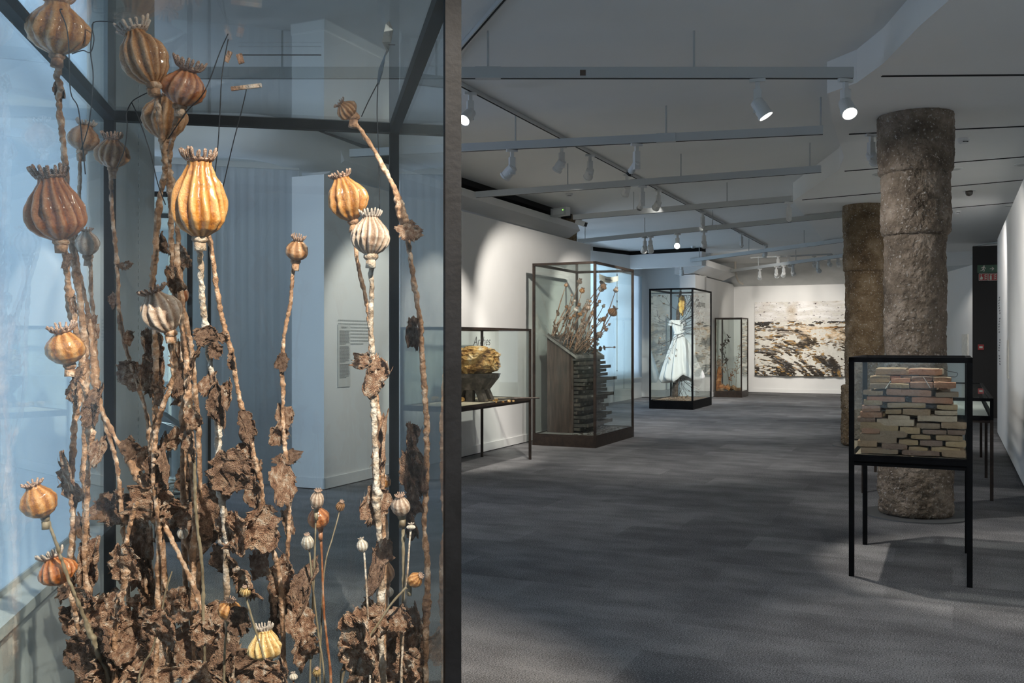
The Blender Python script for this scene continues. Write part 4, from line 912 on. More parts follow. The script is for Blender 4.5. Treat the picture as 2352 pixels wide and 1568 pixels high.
def podobj(parent, base, tip, w, kind, mat, crown=0, cmat='crown', seed=0, cs=1.0):
    """base: point where the stem meets; tip: top of the crown disc"""
    base = Vector(base); tip = Vector(tip); ax = tip-base; L_ = ax.length
    me = PODS[kind][seed % len(PODS[kind])]; key = (me.name, mat)
    if key not in PODM: m2 = me.copy(); m2.materials.clear(); m2.materials.append(M[mat]); PODM[key] = m2
    rot = ax.to_track_quat('Z', 'Y') @ Matrix.Rotation(seed*1.3, 3, 'Z').to_quaternion()
    o = LK(PODM[key], 'seed_pod', parent, base, rot, (w, w, L_/PH[kind]))
    if crown is not None:
        cm = CRW[crown % 3]; key = (cm.name, cmat)
        if key not in PODM: m2 = cm.copy(); m2.materials.clear(); m2.materials.append(M[cmat]); PODM[key] = m2
        c = bpy.data.objects.new('crown', PODM[key]); COL.objects.link(c); c.parent = o
        c.location = (0, 0, PH[kind]); c.scale = (cs, cs, w/(L_/PH[kind])*cs)
    return o
# ---------------------------------------------------------------- poppies in the cabinet case
small = [(1300, 655, 9), (1331, 647, 12), (1337, 668, 13), (1383, 649, 12), (1381, 664, 14), (1413, 658, 14), (1435, 666, 12), (1422, 717, 21), (1350, 707, 14), (1323, 711, 11), (1396, 733, 12), (1395, 768, 13), (1415, 757, 9), (1313, 678, 6), (1320, 691, 7), (1301, 705, 8), (1293, 731, 8), (1332, 722, 10), (1371, 700, 9), (1386, 703, 8), (1405, 692, 8), (1408, 745, 6), (1361, 719, 11), (1344, 742, 8), (1349, 690, 6), (1356, 692, 6), (1411, 797, 5), (1318, 725, 8), (1337, 745, 9), (1307, 748, 7), (1362, 750, 9), (1378, 735, 9), (1368, 770, 8), (1388, 752, 8), (1342, 765, 9), (1325, 770, 9), (1352, 775, 9), (1378, 772, 8), (1312, 765, 8), (1372, 790, 7), (1330, 700, 8), (1341, 715, 9), (1310, 730, 7)]
rnd = random.Random(21); LFS = []
mbl = MB()
def leafmesh(seed, n=24):
    """crumpled, ragged, slightly thick sheet, about 1 x 1"""
    rn = random.Random(seed); mb = MB(); off = Vector((seed*3.7, seed*1.3, 0)); cu = rn.uniform(.6, 1.9); tw = rn.uniform(-1.2, 1.2)
    top = []
    for j in range(n+1):
        t = j/n; hw = .5*(math.sin(math.pi*min(1, t*.9+.08))**.55)
        for i in range(n+1):
            s = i/n*2-1; e = abs(s)**6
            x = s*hw*(1+e*.35*NZ.noise(Vector((s*3, t*9, seed)))); y = (t-.5)*(1+.1*NZ.noise(Vector((s*4, t*3, seed+5))))
            y += (.10*NZ.noise(Vector((s*7, seed, t*2))) if j in (0, n) else 0)
            x += .11*NZ.noise(Vector((t*19, seed*2, s))) if i in (0, n) else 0
            a = x*cu*2.2; z = (1-math.cos(a))*.28; x2 = math.sin(a)/(cu*2.2)*1.25
            p = Vector((x2, y, z)); q = tw*y; p = Vector((p.x*math.cos(q)-p.z*math.sin(q), p.y, p.x*math.sin(q)+p.z*math.cos(q)))
            p += Vector(NZ.noise_vector(p*2.6+off))*.19+Vector(NZ.noise_vector(p*6+off))*.10+Vector(NZ.noise_vector(p*15+off))*.04
            top.append(p)
    m = (n+1)*(n+1); nrm = []
    for j in range(n+1):
        for i in range(n+1):
            a = top[j*(n+1)+min(i+1, n)]-top[j*(n+1)+max(i-1, 0)]; b = top[min(j+1, n)*(n+1)+i]-top[max(j-1, 0)*(n+1)+i]; nrm.append(a.cross(b).normalized())
    mb.v = top+[p-q*.03 for p, q in zip(top, nrm)]; I = lambda i, j: j*(n+1)+i
    for j in range(n):
        for i in range(n): mb.f.append((I(i, j), I(i+1, j), I(i+1, j+1), I(i, j+1))); mb.f.append((m+I(i, j+1), m+I(i+1, j+1), m+I(i+1, j), m+I(i, j)))
    for i in range(n):
        mb.f += [(m+I(i, 0), m+I(i+1, 0), I(i+1, 0), I(i, 0)), (I(i, n), I(i+1, n), m+I(i+1, n), m+I(i, n)), (I(0, i), I(0, i+1), m+I(0, i+1), m+I(0, i)), (m+I(n, i), m+I(n, i+1), I(n, i+1), I(n, i))]
    for k in range(5):  # loose fibres on the edge
        p = top[I(rn.choice((0, n)), rn.randrange(n+1))]; d = Vector((rn.uniform(-1, 1), rn.uniform(-1, .3), rn.uniform(-.5, .5)))*.16
        mb.tube(bezier([p, p+d*.5+Vector((0, -.03, .03)), p+d+Vector((.02, -.08, 0))], 3), [.012, .01, .009, .008, .007, .005, .003], 4)
    return mb.mesh('leaf', smooth=True)
LFB = [leafmesh(s) for s in range(12)]; LFS_ = [leafmesh(s+40, 7) for s in range(4)]
LM = {}
def leafobj(parent, c, sx, sy, rot, mat, i, small_=False):
    me = (LFS_ if small_ else LFB)[i % (4 if small_ else 12)]; key = (me.name, mat)
    if key not in LM: m2 = me.copy(); m2.materials.clear(); m2.materials.append(M[mat]); LM[key] = m2
    s = (sx+sy)/2; return LK(LM[key], 'leaf', parent, c, rot, (sx, sy, s*.8))
def slant(x): return zk+.03-(zk-zf)*(x-x0)/(x1-x0)
PM = ['p_brown', 'p_pale', 'p_amber', 'p_pale', 'p_white']
for k, (px, py, w) in enumerate(small):
    Dh = 14.15+rnd.uniform(-.35, .45); hd = P(px, py, Dh)
    xr = CO*hd.x-SI*hd.y; yr = SI*hd.x+CO*hd.y
    xr = min(-4.66, max(-5.45, xr)); yr = min(14.4, max(12.85, yr)); hd = R(xr, yr, hd.z)
    bx = min(-5.08, max(-5.42, xr-rnd.uniform(.15, .5)*(hd.z-1.3)-.05)); by = min(14.25, max(13.18, yr+rnd.uniform(-.12, .12)))
    bs = R(bx, by, slant(bx)-.02)
    big = w >= 9
    e = T('dried_poppy', 'xx', 'dried poppy', bs, 'dried poppies leaning out of the cabinet top')
    zone = 'left of the middle' if px < 1330 else 'in the middle' if px < 1358 else 'just left of the front post' if px < 1369 else 'just right of the front post' if px < 1392 else 'at the far right'
    band = 'top' if py < 672 else 'upper' if py < 712 else 'middle' if py < 745 else 'lower'
    e['label'] = '%s poppy, %s pod, %s tier, %s in the cabinet case' % ('large' if w > 11 else 'medium' if w > 8 else 'small', ('brown', 'pale', 'amber', 'pale', 'whitish')[k % 5], band, zone)
    mid = (bs+hd)/2+Vector((rnd.uniform(-.03, .03), rnd.uniform(-.03, .03), .04))
    pts = bezier([bs, mid, hd], 7); B(MB().tube(pts, [.007]*(len(pts)-4)+[.006, .0055, .005, .004], 6, .5, k, 40), 'stem', M['stem'], e)
    d = (pts[-1]-pts[-3]).normalized(); r = w/F*Dh
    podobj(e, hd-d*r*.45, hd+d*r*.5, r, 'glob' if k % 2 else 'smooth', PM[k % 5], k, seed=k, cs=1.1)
    for j in range(rnd.choice((2, 3, 4))):
        q = pts[rnd.randrange(1, 9)]; s = rnd.uniform(.035, .085)
        leafobj(e, q, s*.6, s*1.2, Matrix(Matrix.Rotation(rnd.uniform(0, 6), 3, 'Z') @ Matrix.Rotation(rnd.uniform(-.6, .6), 3, 'X') @ Matrix.Rotation(math.pi/2, 3, 'X')).to_quaternion(), 'leafb', k+j, True)
named = {7: 'largest pod in the cabinet case, pointing right, at its right side', 1: 'amber pod standing highest in the left half of the cabinet case', 0: 'pale pod at the top left of the poppies in the cabinet case', 6: 'poppy with the rightmost high pod under the paper banner', 5: 'poppy with a round pod right under the paper banner'}
dps = [o for o in COL.objects if o.name.startswith('dried_poppy')]
for k, l in named.items(): dps[k]['label'] = 'dried poppy, ' + l
# ---------------------------------------------------------------- dress case
DC = R(-5.67, 21.6)
M['cloth'] = noisy('white_plastered_cloth', [(.80, .80, .80), (.90, .90, .89)], 3, 4, .6, .15, 20)
M['bark'] = noisy('dark_bark', [(.02, .015, .012), (.09, .065, .05), (.2, .16, .13)], 18, 7, .9, 1, 60, dist=.01)
M['twig'] = flat('dark_twig', (.055, .042, .038), .85)
M['chip'] = noisy('pale_leaf_litter', [(.12, .07, .045), (.42, .28, .19), (.72, .58, .45)], 40, 3, .9, 0)
M['yel'] = noisy('crinkled_yellow_sheet', [(.62, .30, .03), (.88, .55, .12), (.95, .74, .35)], 12, 6, .6, .6, 40)
def zz(py, D=22.0): return H-(py-CY)/F*D
def dx(px, D=22.0): return (px-CX)/F*D
e = T('white_dress', 'small white child\'s dress hanging in the glass case among bare branches', 'dress', Vector((DC.x, DC.y, zz(870))))
secs = [(735, 1545, 1566, .05), (745, 1543, 1569, .07), (757, 1546, 1569, .07), (765, 1549, 1568, .06), (772, 1548, 1571, .08), (790, 1543, 1583, .13), (810, 1537, 1590, .17), (835, 1531, 1597, .2), (855, 1527, 1605, .23), (866, 1525, 1607, .25), (874, 1530, 1600, .25)]
mb = MB(); na = 96
def secv(sec, fold):
    for py, xa, xb, dp in sec:
        t = (py-765)/108; cx = dx((xa+xb)/2); rx = (dx(xb)-dx(xa))/2
        for j in range(na):
            a = 2*math.pi*j/na; am = max(0, t)**.7*.22+.05
            w = 1+am*math.sin(a*9+1.2*math.sin(a*2))+am*.5*math.sin(a*15+2)
            hem = (-(.07*math.sin(a*2+1)+.06*math.sin(a*5))+.05*math.cos(a+2.6))*max(0, t)**2
            mb.v.append(Vector((cx+rx*w*math.cos(a), DC.y+dp*w*math.sin(a)+.0*fold, zz(py)+hem)))
secv(secs, 0); k = len(secs)
for i in range(k-1):
    for j in range(na): mb.f.append((i*na+(j+1) % na, i*na+j, (i+1)*na+j, (i+1)*na+(j+1) % na))
# inner layer for thickness
o_ = len(mb.v); cen = [sum((mb.v[i*na+j] for j in range(na)), Vector())/na for i in range(k)]
for i in range(k):
    for j in range(na): v = mb.v[i*na+j]; mb.v.append(v+(cen[i]-v).normalized()*.012)
for i in range(k-1):
    for j in range(na): mb.f.append((o_+i*na+j, o_+i*na+(j+1) % na, o_+(i+1)*na+(j+1) % na, o_+(i+1)*na+j))
for j in range(na): mb.f.append(((k-1)*na+(j+1) % na, (k-1)*na+j, o_+(k-1)*na+j, o_+(k-1)*na+(j+1) % na)); mb.f.append((j, (j+1) % na, o_+(j+1) % na, o_+j))
B(mb, 'skirt', M['cloth'], e, smooth=True)
mb = MB()
for s in (-1, 1):
    c = Vector((dx(1556)+s*.09, DC.y, zz(741))); mb.tube(bezier([c+Vector((-s*.03, 0, 0)), c+Vector((s*.05, 0, .02)), c+Vector((s*.09, 0, -.07))], 4), [.03, .035, .045, .05, .05, .048, .045, .04, .03], 12, .3, s)
B(mb, 'sleeves', M['cloth'], e, smooth=True)
B(MB().tube(bezier([Vector((dx(1547), DC.y-.06, zz(766))), Vector((dx(1558), DC.y-.10, zz(766))), Vector((dx(1571), DC.y-.06, zz(760)))], 5), .018, 8, .5, 2), 'waist_band', M['cloth'], e, smooth=True)
def up(px, py, dy=0): return Vector((dx(px), DC.y+dy, zz(py)))
tp = bezier([Vector((dx(1549), DC.y, .172)), up(1551, 888), up(1553, 850, .02), up(1558, 800, .02), up(1557, 730, .02), up(1560, 700), up(1563, 668)], 5)
tag(B(MB().tube(tp, [.085-.06*i/(len(tp)-1)*1.0 for i in range(len(tp))], 12, .35, 4, 9), 'tree_trunk', M['bark'], smooth=True, origin=tp[0]), 'dark upright trunk the white dress is put over', 'trunk')
# crinkled yellow sheet
mb = MB(); vs = []; n = 12; m_ = 28
for j in range(m_+1):
    t = j/m_; hw = .075*math.sin(math.pi*min(1, .06+t*.9))**.6
    for i in range(n+1):
        s = i/n*2-1; p = up(1565, 677+48*t, -.06)+Vector((s*hw*(1+.2*NZ.noise(Vector((s, t*9, 1)))), .03*math.sin(s*3), 0)); p += Vector(NZ.noise_vector(p*14))*.025; vs.append(p)
k = len(vs); I = lambda i, j: j*(n+1)+i
mb.add(vs+[v+Vector((0, .006, 0)) for v in vs], [(I(i, j), I(i, j+1), I(i+1, j+1), I(i+1, j)) for j in range(m_) for i in range(n)]+[(k+I(i, j), k+I(i+1, j), k+I(i+1, j+1), k+I(i, j+1)) for j in range(m_) for i in range(n)])
tag(B(mb, 'yellow_sheet', M['yel'], origin=up(1565, 700)), 'crinkled golden yellow sheet hanging above the white dress', 'yellow sheet')
def tree(mb, p, d, L_, r, depth, rn, lim, leaves):
    pts = [p]; q = p.copy(); k = 5
    for i in range(k):
        d = (d+Vector((rn.uniform(-.3, .3), rn.uniform(-.3, .3), rn.uniform(-.2, .25)))).normalized(); q = q+d*L_/k; q = lim(q); pts.append(q)
    mb.tube(pts, [max(.0028, r*(1-.6*i/k)) for i in range(k+1)], 5)
    if depth:
        for i in range(rn.choice((2, 3, 3))):
            s = rn.randrange(2, k+1); dd = (d+Vector((rn.uniform(-.9, .9), rn.uniform(-.8, .8), rn.uniform(-.5, .7)))).normalized(); tree(mb, pts[s].copy(), dd, L_*rn.uniform(.5, .75), r*.55, depth-1, rn, lim, leaves)
    else: leaves.append(pts[-1])
def limD(q):
    xr = CO*q.x-SI*q.y; yr = SI*q.x+CO*q.y; xr = max(-6.1, min(-5.24, xr)); yr = max(20.84, min(22.45, yr)); return R(xr, yr, max(.2, min(2.55, q.z)))
rn = random.Random(8); lv = []
br_ = T('bare_branches', 'dark leafless branches fanning out to the right above and around the white dress', 'branches', up(1560, 768, -.1))
for k in range(24):
    mb = MB(); a = -.45+k*.085; d = Vector((math.cos(a)*(1 if k % 8 else -1), rn.uniform(-.5, .5), math.sin(a)+.1)); tree(mb, up(1563+rn.uniform(-3, 8), 768-k*2.5, -.12), d, .48, .0065, 2, rn, limD, lv)
    B(mb, 'branch', M['twig'], br_)
for px, py in ((1520, 795), (1535, 812)):
    mb = MB(); tree(mb, up(1556, 768, -.12), up(px, py, -.2)-up(1556, 768, -.12), .55, .006, 1, rn, limD, lv); B(mb, 'branch', M['twig'], br_)
rt_ = T('bare_roots', 'thin crooked twigs spreading down under the hem of the white dress', 'twigs', up(1570, 880, 0))
for k in range(9):
    mb = MB(); d = Vector((rn.uniform(-.9, 1.0), rn.uniform(-.4, .4), -1)); tree(mb, up(1566+rn.uniform(-8, 12), 868, rn.uniform(-.1, .1)), d, .36, .006, 1, rn, limD, lv); B(mb, 'twig', M['twig'], rt_)
me_ = LFS_[0].copy(); me_.materials.clear(); me_.materials.append(M['chip'])
rn.shuffle(lv)
for i, p in enumerate(lv[:46]):
    LK(me_, 'leaf', br_ if p.z > .9 else rt_, p, Matrix.Rotation(rn.uniform(0, 6), 3, (rn.random(), rn.random(), 1)).to_quaternion(), (.035, .055, .04))
for i, (px, py) in enumerate(((1521, 793), (1533, 823), (1548, 815), (1597, 810), (1600, 720))):
    LK(me_, 'leaf', br_, up(px, py, -.25), Matrix.Rotation(i*1.3, 3, (1, .4, 1)).to_quaternion(), (.05, .08, .05))
mb = MB()
for i in range(4200):
    xr, yr = rn.uniform(-6.13, -5.22), rn.uniform(20.82, 22.5); d = math.hypot((xr+5.65)/.45, (yr-21.6)/.9); z = .175+max(0, .07*(1-d))*rn.random()
    s = rn.uniform(.012, .032); mb.box(R(xr, yr, z), s*1.8, s, .004, Matrix.Rotation(rn.random()*6, 3, 'Z') @ Matrix.Rotation(rn.uniform(-.8, .8), 3, 'X'))
tag(B(mb, 'leaf_litter', M['chip'], origin=R(-5.67, 21.6, .17)), 'pale dry leaf litter covering the floor of the dress case', 'leaf litter', kind='stuff')
# ---------------------------------------------------------------- small case: logs, bark and dried plants
M['log'] = noisy('split_log', [(.08, .04, .02), (.32, .18, .09), (.62, .42, .26)], 12, 7, .85, .6, 50, stretch=(1, 1, .25))
M['logr'] = noisy('orange_bark', [(.10, .03, .01), (.45, .16, .04), (.6, .34, .16)], 12, 7, .85, .6, 50)
def p3(px, py, D=26): return P(px, py, D)
logs = [(1641, 901, 1668, 890, 26.1, .055), (1644, 897, 1662, 887, 25.9, .06), (1650, 884, 1672, 893, 26.2, .06), (1662, 889, 1676, 899, 25.8, .05), (1668, 886, 1683, 895, 25.9, .055), (1681, 888, 1690, 899, 25.8, .06), (1642, 898, 1660, 898, 25.7, .05), (1688, 896, 1703, 895, 26.1, .045)]
ll = ['leftmost split log lying low in the small glass case', 'orange-sided split log leaning at the left of the pile in the small case', 'flat split log on top of the pile in the small case', 'split log slanting down in the middle front of the small case', 'split log right of the middle one in the small case', 'pale short log leaning right in the small case', 'dark low log at the front left floor of the small case', 'thin dark log at the far right of the small case']
def limS(q, x=.33):
    xr = CO*q.x-SI*q.y; yr = SI*q.x+CO*q.y; return R(max(-5.78, min(-5.19, xr)), max(25.9, min(26.6, yr)), max(.2, min(2.05, q.z)))
for k, (a, b, c, d, D, r) in enumerate(logs):
    A0, B0 = limS(p3(a, b, D)), limS(p3(c, d, D)); A0.z = max(A0.z, .155+r); B0.z = max(B0.z, .155+r)
    if (B0-A0).length < .12: B0 = B0+Vector((.1, .06, 0))
    tag(B(MB().tube([A0, A0.lerp(B0, .33), A0.lerp(B0, .66), B0], [r, r*1.05, r, r*.95], 6, .35, k, 9), 'split_log', M['logr' if k in (1, 3) else 'log'], origin=A0), ll[k], 'log', 'split logs in the small glass case')
A0 = limS(p3(1645, 895)); pts = bezier([Vector((A0.x, A0.y, .16)), A0+Vector((.02, 0, .3)), A0+Vector((.05, 0, .62))], 5)
tag(B(MB().tube(pts, [.075, .08, .08, .075, .075, .07, .07, .065, .06, .05, .03], 9, .5, 5, 8), 'bark_slab', M['logr'], origin=pts[0]), 'upright dark orange bark slab at the left of the small case', 'bark')
def dried(label, pts, mat, n, s, seed, up_=1):
    pts = [limS(q) for q in pts]; pts[0].z = .2; e = T('dried_plant', label, 'dried plant', pts[0]); pp = bezier(pts, 5); B(MB().tube(pp, .006, 5), 'stem', M['twig' if mat == 'bark' else 'stemw'], e); rn = random.Random(seed)
    for i in range(n):
        q = pp[len(pp)//3+rn.randrange(len(pp)*2//3)] if len(pp) > 3 else pp[-1]
        q = q+Vector((rn.uniform(-.06, .06), rn.uniform(-.04, .04), rn.uniform(-.05, .05)))*(s/.05)
        m_ = M[mat]; key = ('x', mat)
        if key not in LM: m2 = LFS_[1].copy(); m2.materials.clear(); m2.materials.append(m_); LM[key] = m2
        LK(LM[key], 'leaf', e, limS(q), Matrix.Rotation(rn.uniform(0, 6), 3, (rn.random(), rn.random(), .4)).to_quaternion(), (s*.5, s*1.5, s*.5))
dried('dark leafy dried plant rising highest in the small glass case', [p3(1677, 895), p3(1668, 830), p3(1660, 800), p3(1675, 770)], 'bark', 46, .06, 1)
dried('pale fluffy dried grass in the left middle of the small glass case', [p3(1676, 895), p3(1668, 850), p3(1652, 835), p3(1650, 818)], 'chip', 60, .06, 2)
dried('tall pale dried stalk leaning at the right of the small glass case', [p3(1690, 893), p3(1692, 860), p3(1696, 820), p3(1700, 790)], 'chip', 34, .05, 3)
dried('short reddish dried stalk in the centre of the small glass case', [p3(1680, 893), p3(1680, 870), p3(1682, 855), p3(1685, 845)], 'logr', 20, .05, 4)
# ---------------------------------------------------------------- signs and labels
def panel(c, w, h, rz, t, name, mat, parent):
    rt = Matrix.Rotation(rz, 3, 'Z'); return B(MB().box(Vector(c), w, t, h, rt), name, mat, parent)
GR = flat('sign_green', (.01, .10, .05), .4); RD = flat('sign_red', (.45, .015, .02), .4); WH = flat('sign_white', (.70, .75, .66), .4)
def poly(parent, c, pts, name, mat, rz, s, off=.004):
    """flat polygon sign mark, pts in panel coordinates (x right, z up)"""
    rt = Matrix.Rotation(rz, 3, 'Z'); mb = MB(); n = len(pts)
    vs = [Vector(c)+rt@Vector((x*s, -off, z*s)) for x, z in pts]; vs2 = [v+rt@Vector((0, .002, 0)) for v in vs]
    mb.add(vs+vs2, [tuple(range(n)), tuple(range(n, 2*n))[::-1]]+[((i+1) % n, i, n+i, n+(i+1) % n) for i in range(n)]); return B(mb, name, mat, parent)
sy = 20.95
def sp(px, py): x = onY(px, sy); p = R(x, sy); return Vector((p.x, p.y, H-(py-CY)/F*p.y))
k1 = F/18.85  # px per metre there
c = sp(2274, 617); c.z = H-(617-CY)/F*c.y; e = T('exit_sign', 'green emergency exit sign with a running man and an arrow on the black wall', 'sign', c)
hS = 18/k1; wS = 52/k1
panel(c, wS, hS, -YAW, .006, 'sign_board', GR, e); u_ = hS
def man(pts, dx_=0): return [(x+dx_, z) for x, z in pts]
ox = -wS*.26/u_
poly(e, c, man([(.02, .42), (.12, .42), (.14, .32), (.05, .28), (-.02, .33)], ox), 'running_figure', WH, -YAW, u_)
for nm, pp in (('torso', [(-.06, .26), (.08, .28), (.04, .02), (-.10, -.04)]), ('arm', [(.06, .25), (.22, .12), (.28, .18), (.25, .06), (.2, .03), (.04, .16)]), ('arm', [(-.04, .26), (-.2, .22), (-.27, .08), (-.22, .07), (-.16, .16), (-.05, .17)]),
               ('leg', [(-.08, .0), (.04, .03), (.14, -.14), (.08, -.36), (.02, -.36), (.05, -.15), (-.06, -.08)]), ('leg', [(-.1, .0), (-.04, -.04), (-.12, -.22), (-.36, -.24), (-.36, -.18), (-.17, -.16)])):
    poly(e, c, man(pp, ox), 'running_figure', WH, -YAW, u_)
poly(e, c, man([(-.25, .04), (.08, .04), (-.04, .2), (.06, .2), (.26, 0), (.06, -.2), (-.04, -.2), (.08, -.04), (-.25, -.04)], .22), 'arrow', WH, -YAW, u_)
poly(e, c, [(.9, .42), (1.2, .42), (1.2, -.42), (.9, -.42)], 'door_symbol', WH, -YAW, u_)
for px, lab, ex in ((2258.5, 'red fire alarm sign with a hand and flames under the exit sign', 0), (2280, 'red extinguisher sign with flames, right of the hand sign', 1)):
    c = sp(px, 636); hS = 16.5/k1; e = T('fire_sign', lab, 'sign', c); panel(c, hS*1.12, hS, -YAW, .006, 'sign_board', WH, e)
    poly(e, c, [(-.52, -.46), (.52, -.46), (.52, .46), (-.52, .46)], 'red_field', RD, -YAW, hS, .005)
    if ex: pts = [[(-.36, -.36), (-.12, -.36), (-.12, .14), (-.18, .22), (-.3, .22), (-.36, .14)], [(-.38, .26), (-.1, .26), (-.02, .36), (-.3, .36)]]
    else: pts = [[(-.4, -.34), (-.1, -.34), (-.04, -.1), (-.12, .02), (-.22, .06), (-.24, .26), (-.31, .26), (-.32, -.04), (-.42, -.1)], [(-.33, .3), (-.2, .3), (-.2, .4), (-.33, .4)]]
    for q in pts: poly(e, c, q, 'symbol', WH, -YAW, hS, .008)
    for zf_ in (-.32, -.06, .2): poly(e, c, [(.14, zf_), (.36, zf_+.02), (.42, zf_+.1), (.36, zf_+.2), (.3, zf_+.1), (.24, zf_+.16), (.2, zf_+.08), (.12, zf_+.1)], 'flame_symbol', WH, -YAW, hS, .008)
c = sp(2253, 797); e = T('fire_call_point', 'small red fire alarm call point on the black wall', 'alarm box', c); panel(c, .105, .105, -YAW, .05, 'red_box', RD, e); panel(c-vR*.027, .06, .035, -YAW, .004, 'glass_plate', WH, e)
def textblock(parent, c, w, rows, rz, lh, seed, mat='print'):
    """a block of small unreadable print: one thin strip per word"""
    rn = random.Random(seed); rt = Matrix.Rotation(rz, 3, 'Z'); mb = MB(); z = 0
    for r in rows:
        if r:
            x = -w/2
            end = w/2*r if r < 1 else w/2
            while x < end-.01:
                l = rn.uniform(.012, .035); l = min(l, end-x); mb.box(Vector(c)+rt@Vector((x+l/2, -.001, z)), l, .0012, lh*.42, rt); x += l+.006
        z -= lh
    return B(mb, 'printed_text', M[mat], parent, kind='stuff')
def wpt(yr): return R(XW+.004, yr, 0)
def onX(px, x):  # yr on the plane xr=x along the ray px
    r = (px-CX)/F; return x*(CO+SI*r)/(CO*r-SI)
ya, yb = onX(775, XW), onX(803, XW); yc = (ya+yb)/2; pc = R(XW+.006, yc, 0); zt_ = H-(746-CY)/F*pc.y; zb_ = H-(888-CY)/F*pc.y
e = T('wall_label', 'tall pale text panel on the long white wall, seen through the poppy case', 'wall text', Vector((pc.x, pc.y, zb_))); rzl = math.pi/2-YAW
panel(Vector((pc.x, pc.y, (zt_+zb_)/2)), yb-ya, zt_-zb_, rzl, .008, 'label_board', flat('label_board_white', (.62, .62, .60), .6), e)
o2 = R(XW+.0125, yc, zt_-.02); textblock(e, o2, (yb-ya)*.5, [1, .6], rzl, .011, 1)
textblock(e, R(XW+.0125, yc, zt_-.06), (yb-ya)*.8, ([1]*11+[.4, 0])*1+[1]*13+[.3, 0]+[1]*11+[.5], rzl, .0125, 2)
textblock(tag(T('wall_text', 'large printed wall text beside the tall text panel on the long white wall', 'wall text', R(XW+.003, 8.42, 1.5))), R(XW+.003, 8.55, 1.72), .62, [1]*7+[.5], rzl, .035, 5, 'grey')
# right wall: vertical lettering and label
e = T('wall_text', 'large vertical grey lettering on the right-hand white wall', 'wall text', R(XR-.003, 16.2, 1.5))
yr_ = onX(2296, XR)
mb = MB(); z = 1.5+(784-683)/F*14.8; 
for i in range(26):
    if i not in (7, 14, 15, 21): mb.box(R(XR-.002, 16.6+.18*math.sin(i*.7), z-i*.041), .003, .36 if i % 3 else .28, .018, Matrix.Rotation(-YAW, 3, 'Z'))
B(mb, 'printed_text', M['print'], e, kind='stuff')
e = T('wall_label', 'narrow white text label on the right-hand wall, nearer than the vertical lettering', 'wall text', R(XR-.004, 13.9, 1.2))
B(MB().box(R(XR-.004, onX(2315, XR), 1.27), .006, .36, .50, Matrix.Rotation(-YAW, 3, 'Z')), 'label_board', M['paper'], e)
c = R(.12, 23.7, 0); e = T('wall_label', 'pale text panel on the far right angled wall left of the black recess', 'wall text', P(2224, 800, 20.9))
dA = (R(-1.0, 28.9)-R(.40, 23.0)).normalized(); ang = math.atan2(dA.y, dA.x); c = R(.40, 23.0)+dA*.6+Vector((-dA.y, dA.x, 0))*.012
for s_ in (1,):
    z1_, z0_ = 1.5+17/F*21, 1.5-50/F*21
    B(MB().box(Vector((c.x, c.y, (z0_+z1_)/2)), .5, .008, z1_-z0_, Matrix.Rotation(ang, 3, 'Z')), 'label_board', M['paper'], e)
# ---------------------------------------------------------------- vitrine with the lead plane
vb = Vector((-2.405, 7.2)); case('glass_vitrine', 'glass case with black base behind the poppies, holding a folded lead sheet', (vb.x-ua[0]*1.0, vb.y-ua[1]*1.0), ua, va, 1.0, 1.33, 0, .16, 2.62, .036, M['iron'], gl='glassf')
e = T('lead_form', 'grey folded lead sheet with a pointed end in the case behind the poppies', 'lead sculpture', P(400, 995, 7.9))
pl = [P(340, 940, 8.0), P(375, 948, 7.9), P(432, 988, 7.8), P(425, 996, 7.8), P(372, 1030, 7.9), P(335, 1020, 8.0)]
B(MB().add([p+Vector((0, s, 0)) for s in (-.05, .07) for p in pl], [(0, 5, 4, 3, 2, 1), (6, 7, 8, 9, 10, 11)]+[(i, (i+1) % 6, 6+(i+1) % 6, 6+i) for i in range(6)]), 'lead_body', M['lead'], e)
B(MB().add([p+Vector((0, s, 0)) for s in (-.07, -.06) for p in (P(372, 966, 7.8), P(405, 978, 7.8), P(436, 990, 7.75), P(430, 986, 7.75), P(400, 970, 7.8))], [(0, 1, 2, 3, 4), (9, 8, 7, 6, 5)]+[((i+1) % 5, i, 5+i, 5+(i+1) % 5) for i in range(5)]), 'pale_edge', M['cord'], e)
B(MB().tube([P(385, 1020, 7.9), P(388, 1150, 7.9)], .008, 6), 'prop', M['wire'], e)
e = T('paper_pile', 'crumpled white printed papers on the base of the case behind the poppies', 'papers', P(385, 1180, 7.9))
rn = random.Random(4)
for i in range(9):
    c = P(365+rn.uniform(0, 60), 1187, 7.85); c.z = .2+.02*i+rn.uniform(0, .03)
    key = ('paper', i % 3)
    if key not in LM: m2 = LFB[i % 3].copy(); m2.materials.clear(); m2.materials.append(M['paper']); LM[key] = m2
    LK(LM[key], 'sheet', e, c, Matrix.Rotation(rn.uniform(0, 6), 3, 'Z').to_quaternion(), (.3, .3, .07))
# floor socket plate beside the pillar
c = Vector((-2.02, 5.5, .004)); e = T('floor_socket', 'grey metal floor box plate beside the pillar, seen through the poppies', 'floor box', c)
B(MB().box(c, .16, .26, .008, Matrix.Rotation(AW, 3, 'Z')), 'plate', M['lead'], e); B(MB().lathe([(.045, 0), (.045, .012), (.03, .013)], 20, c), 'round_lid', M['cord'], e)
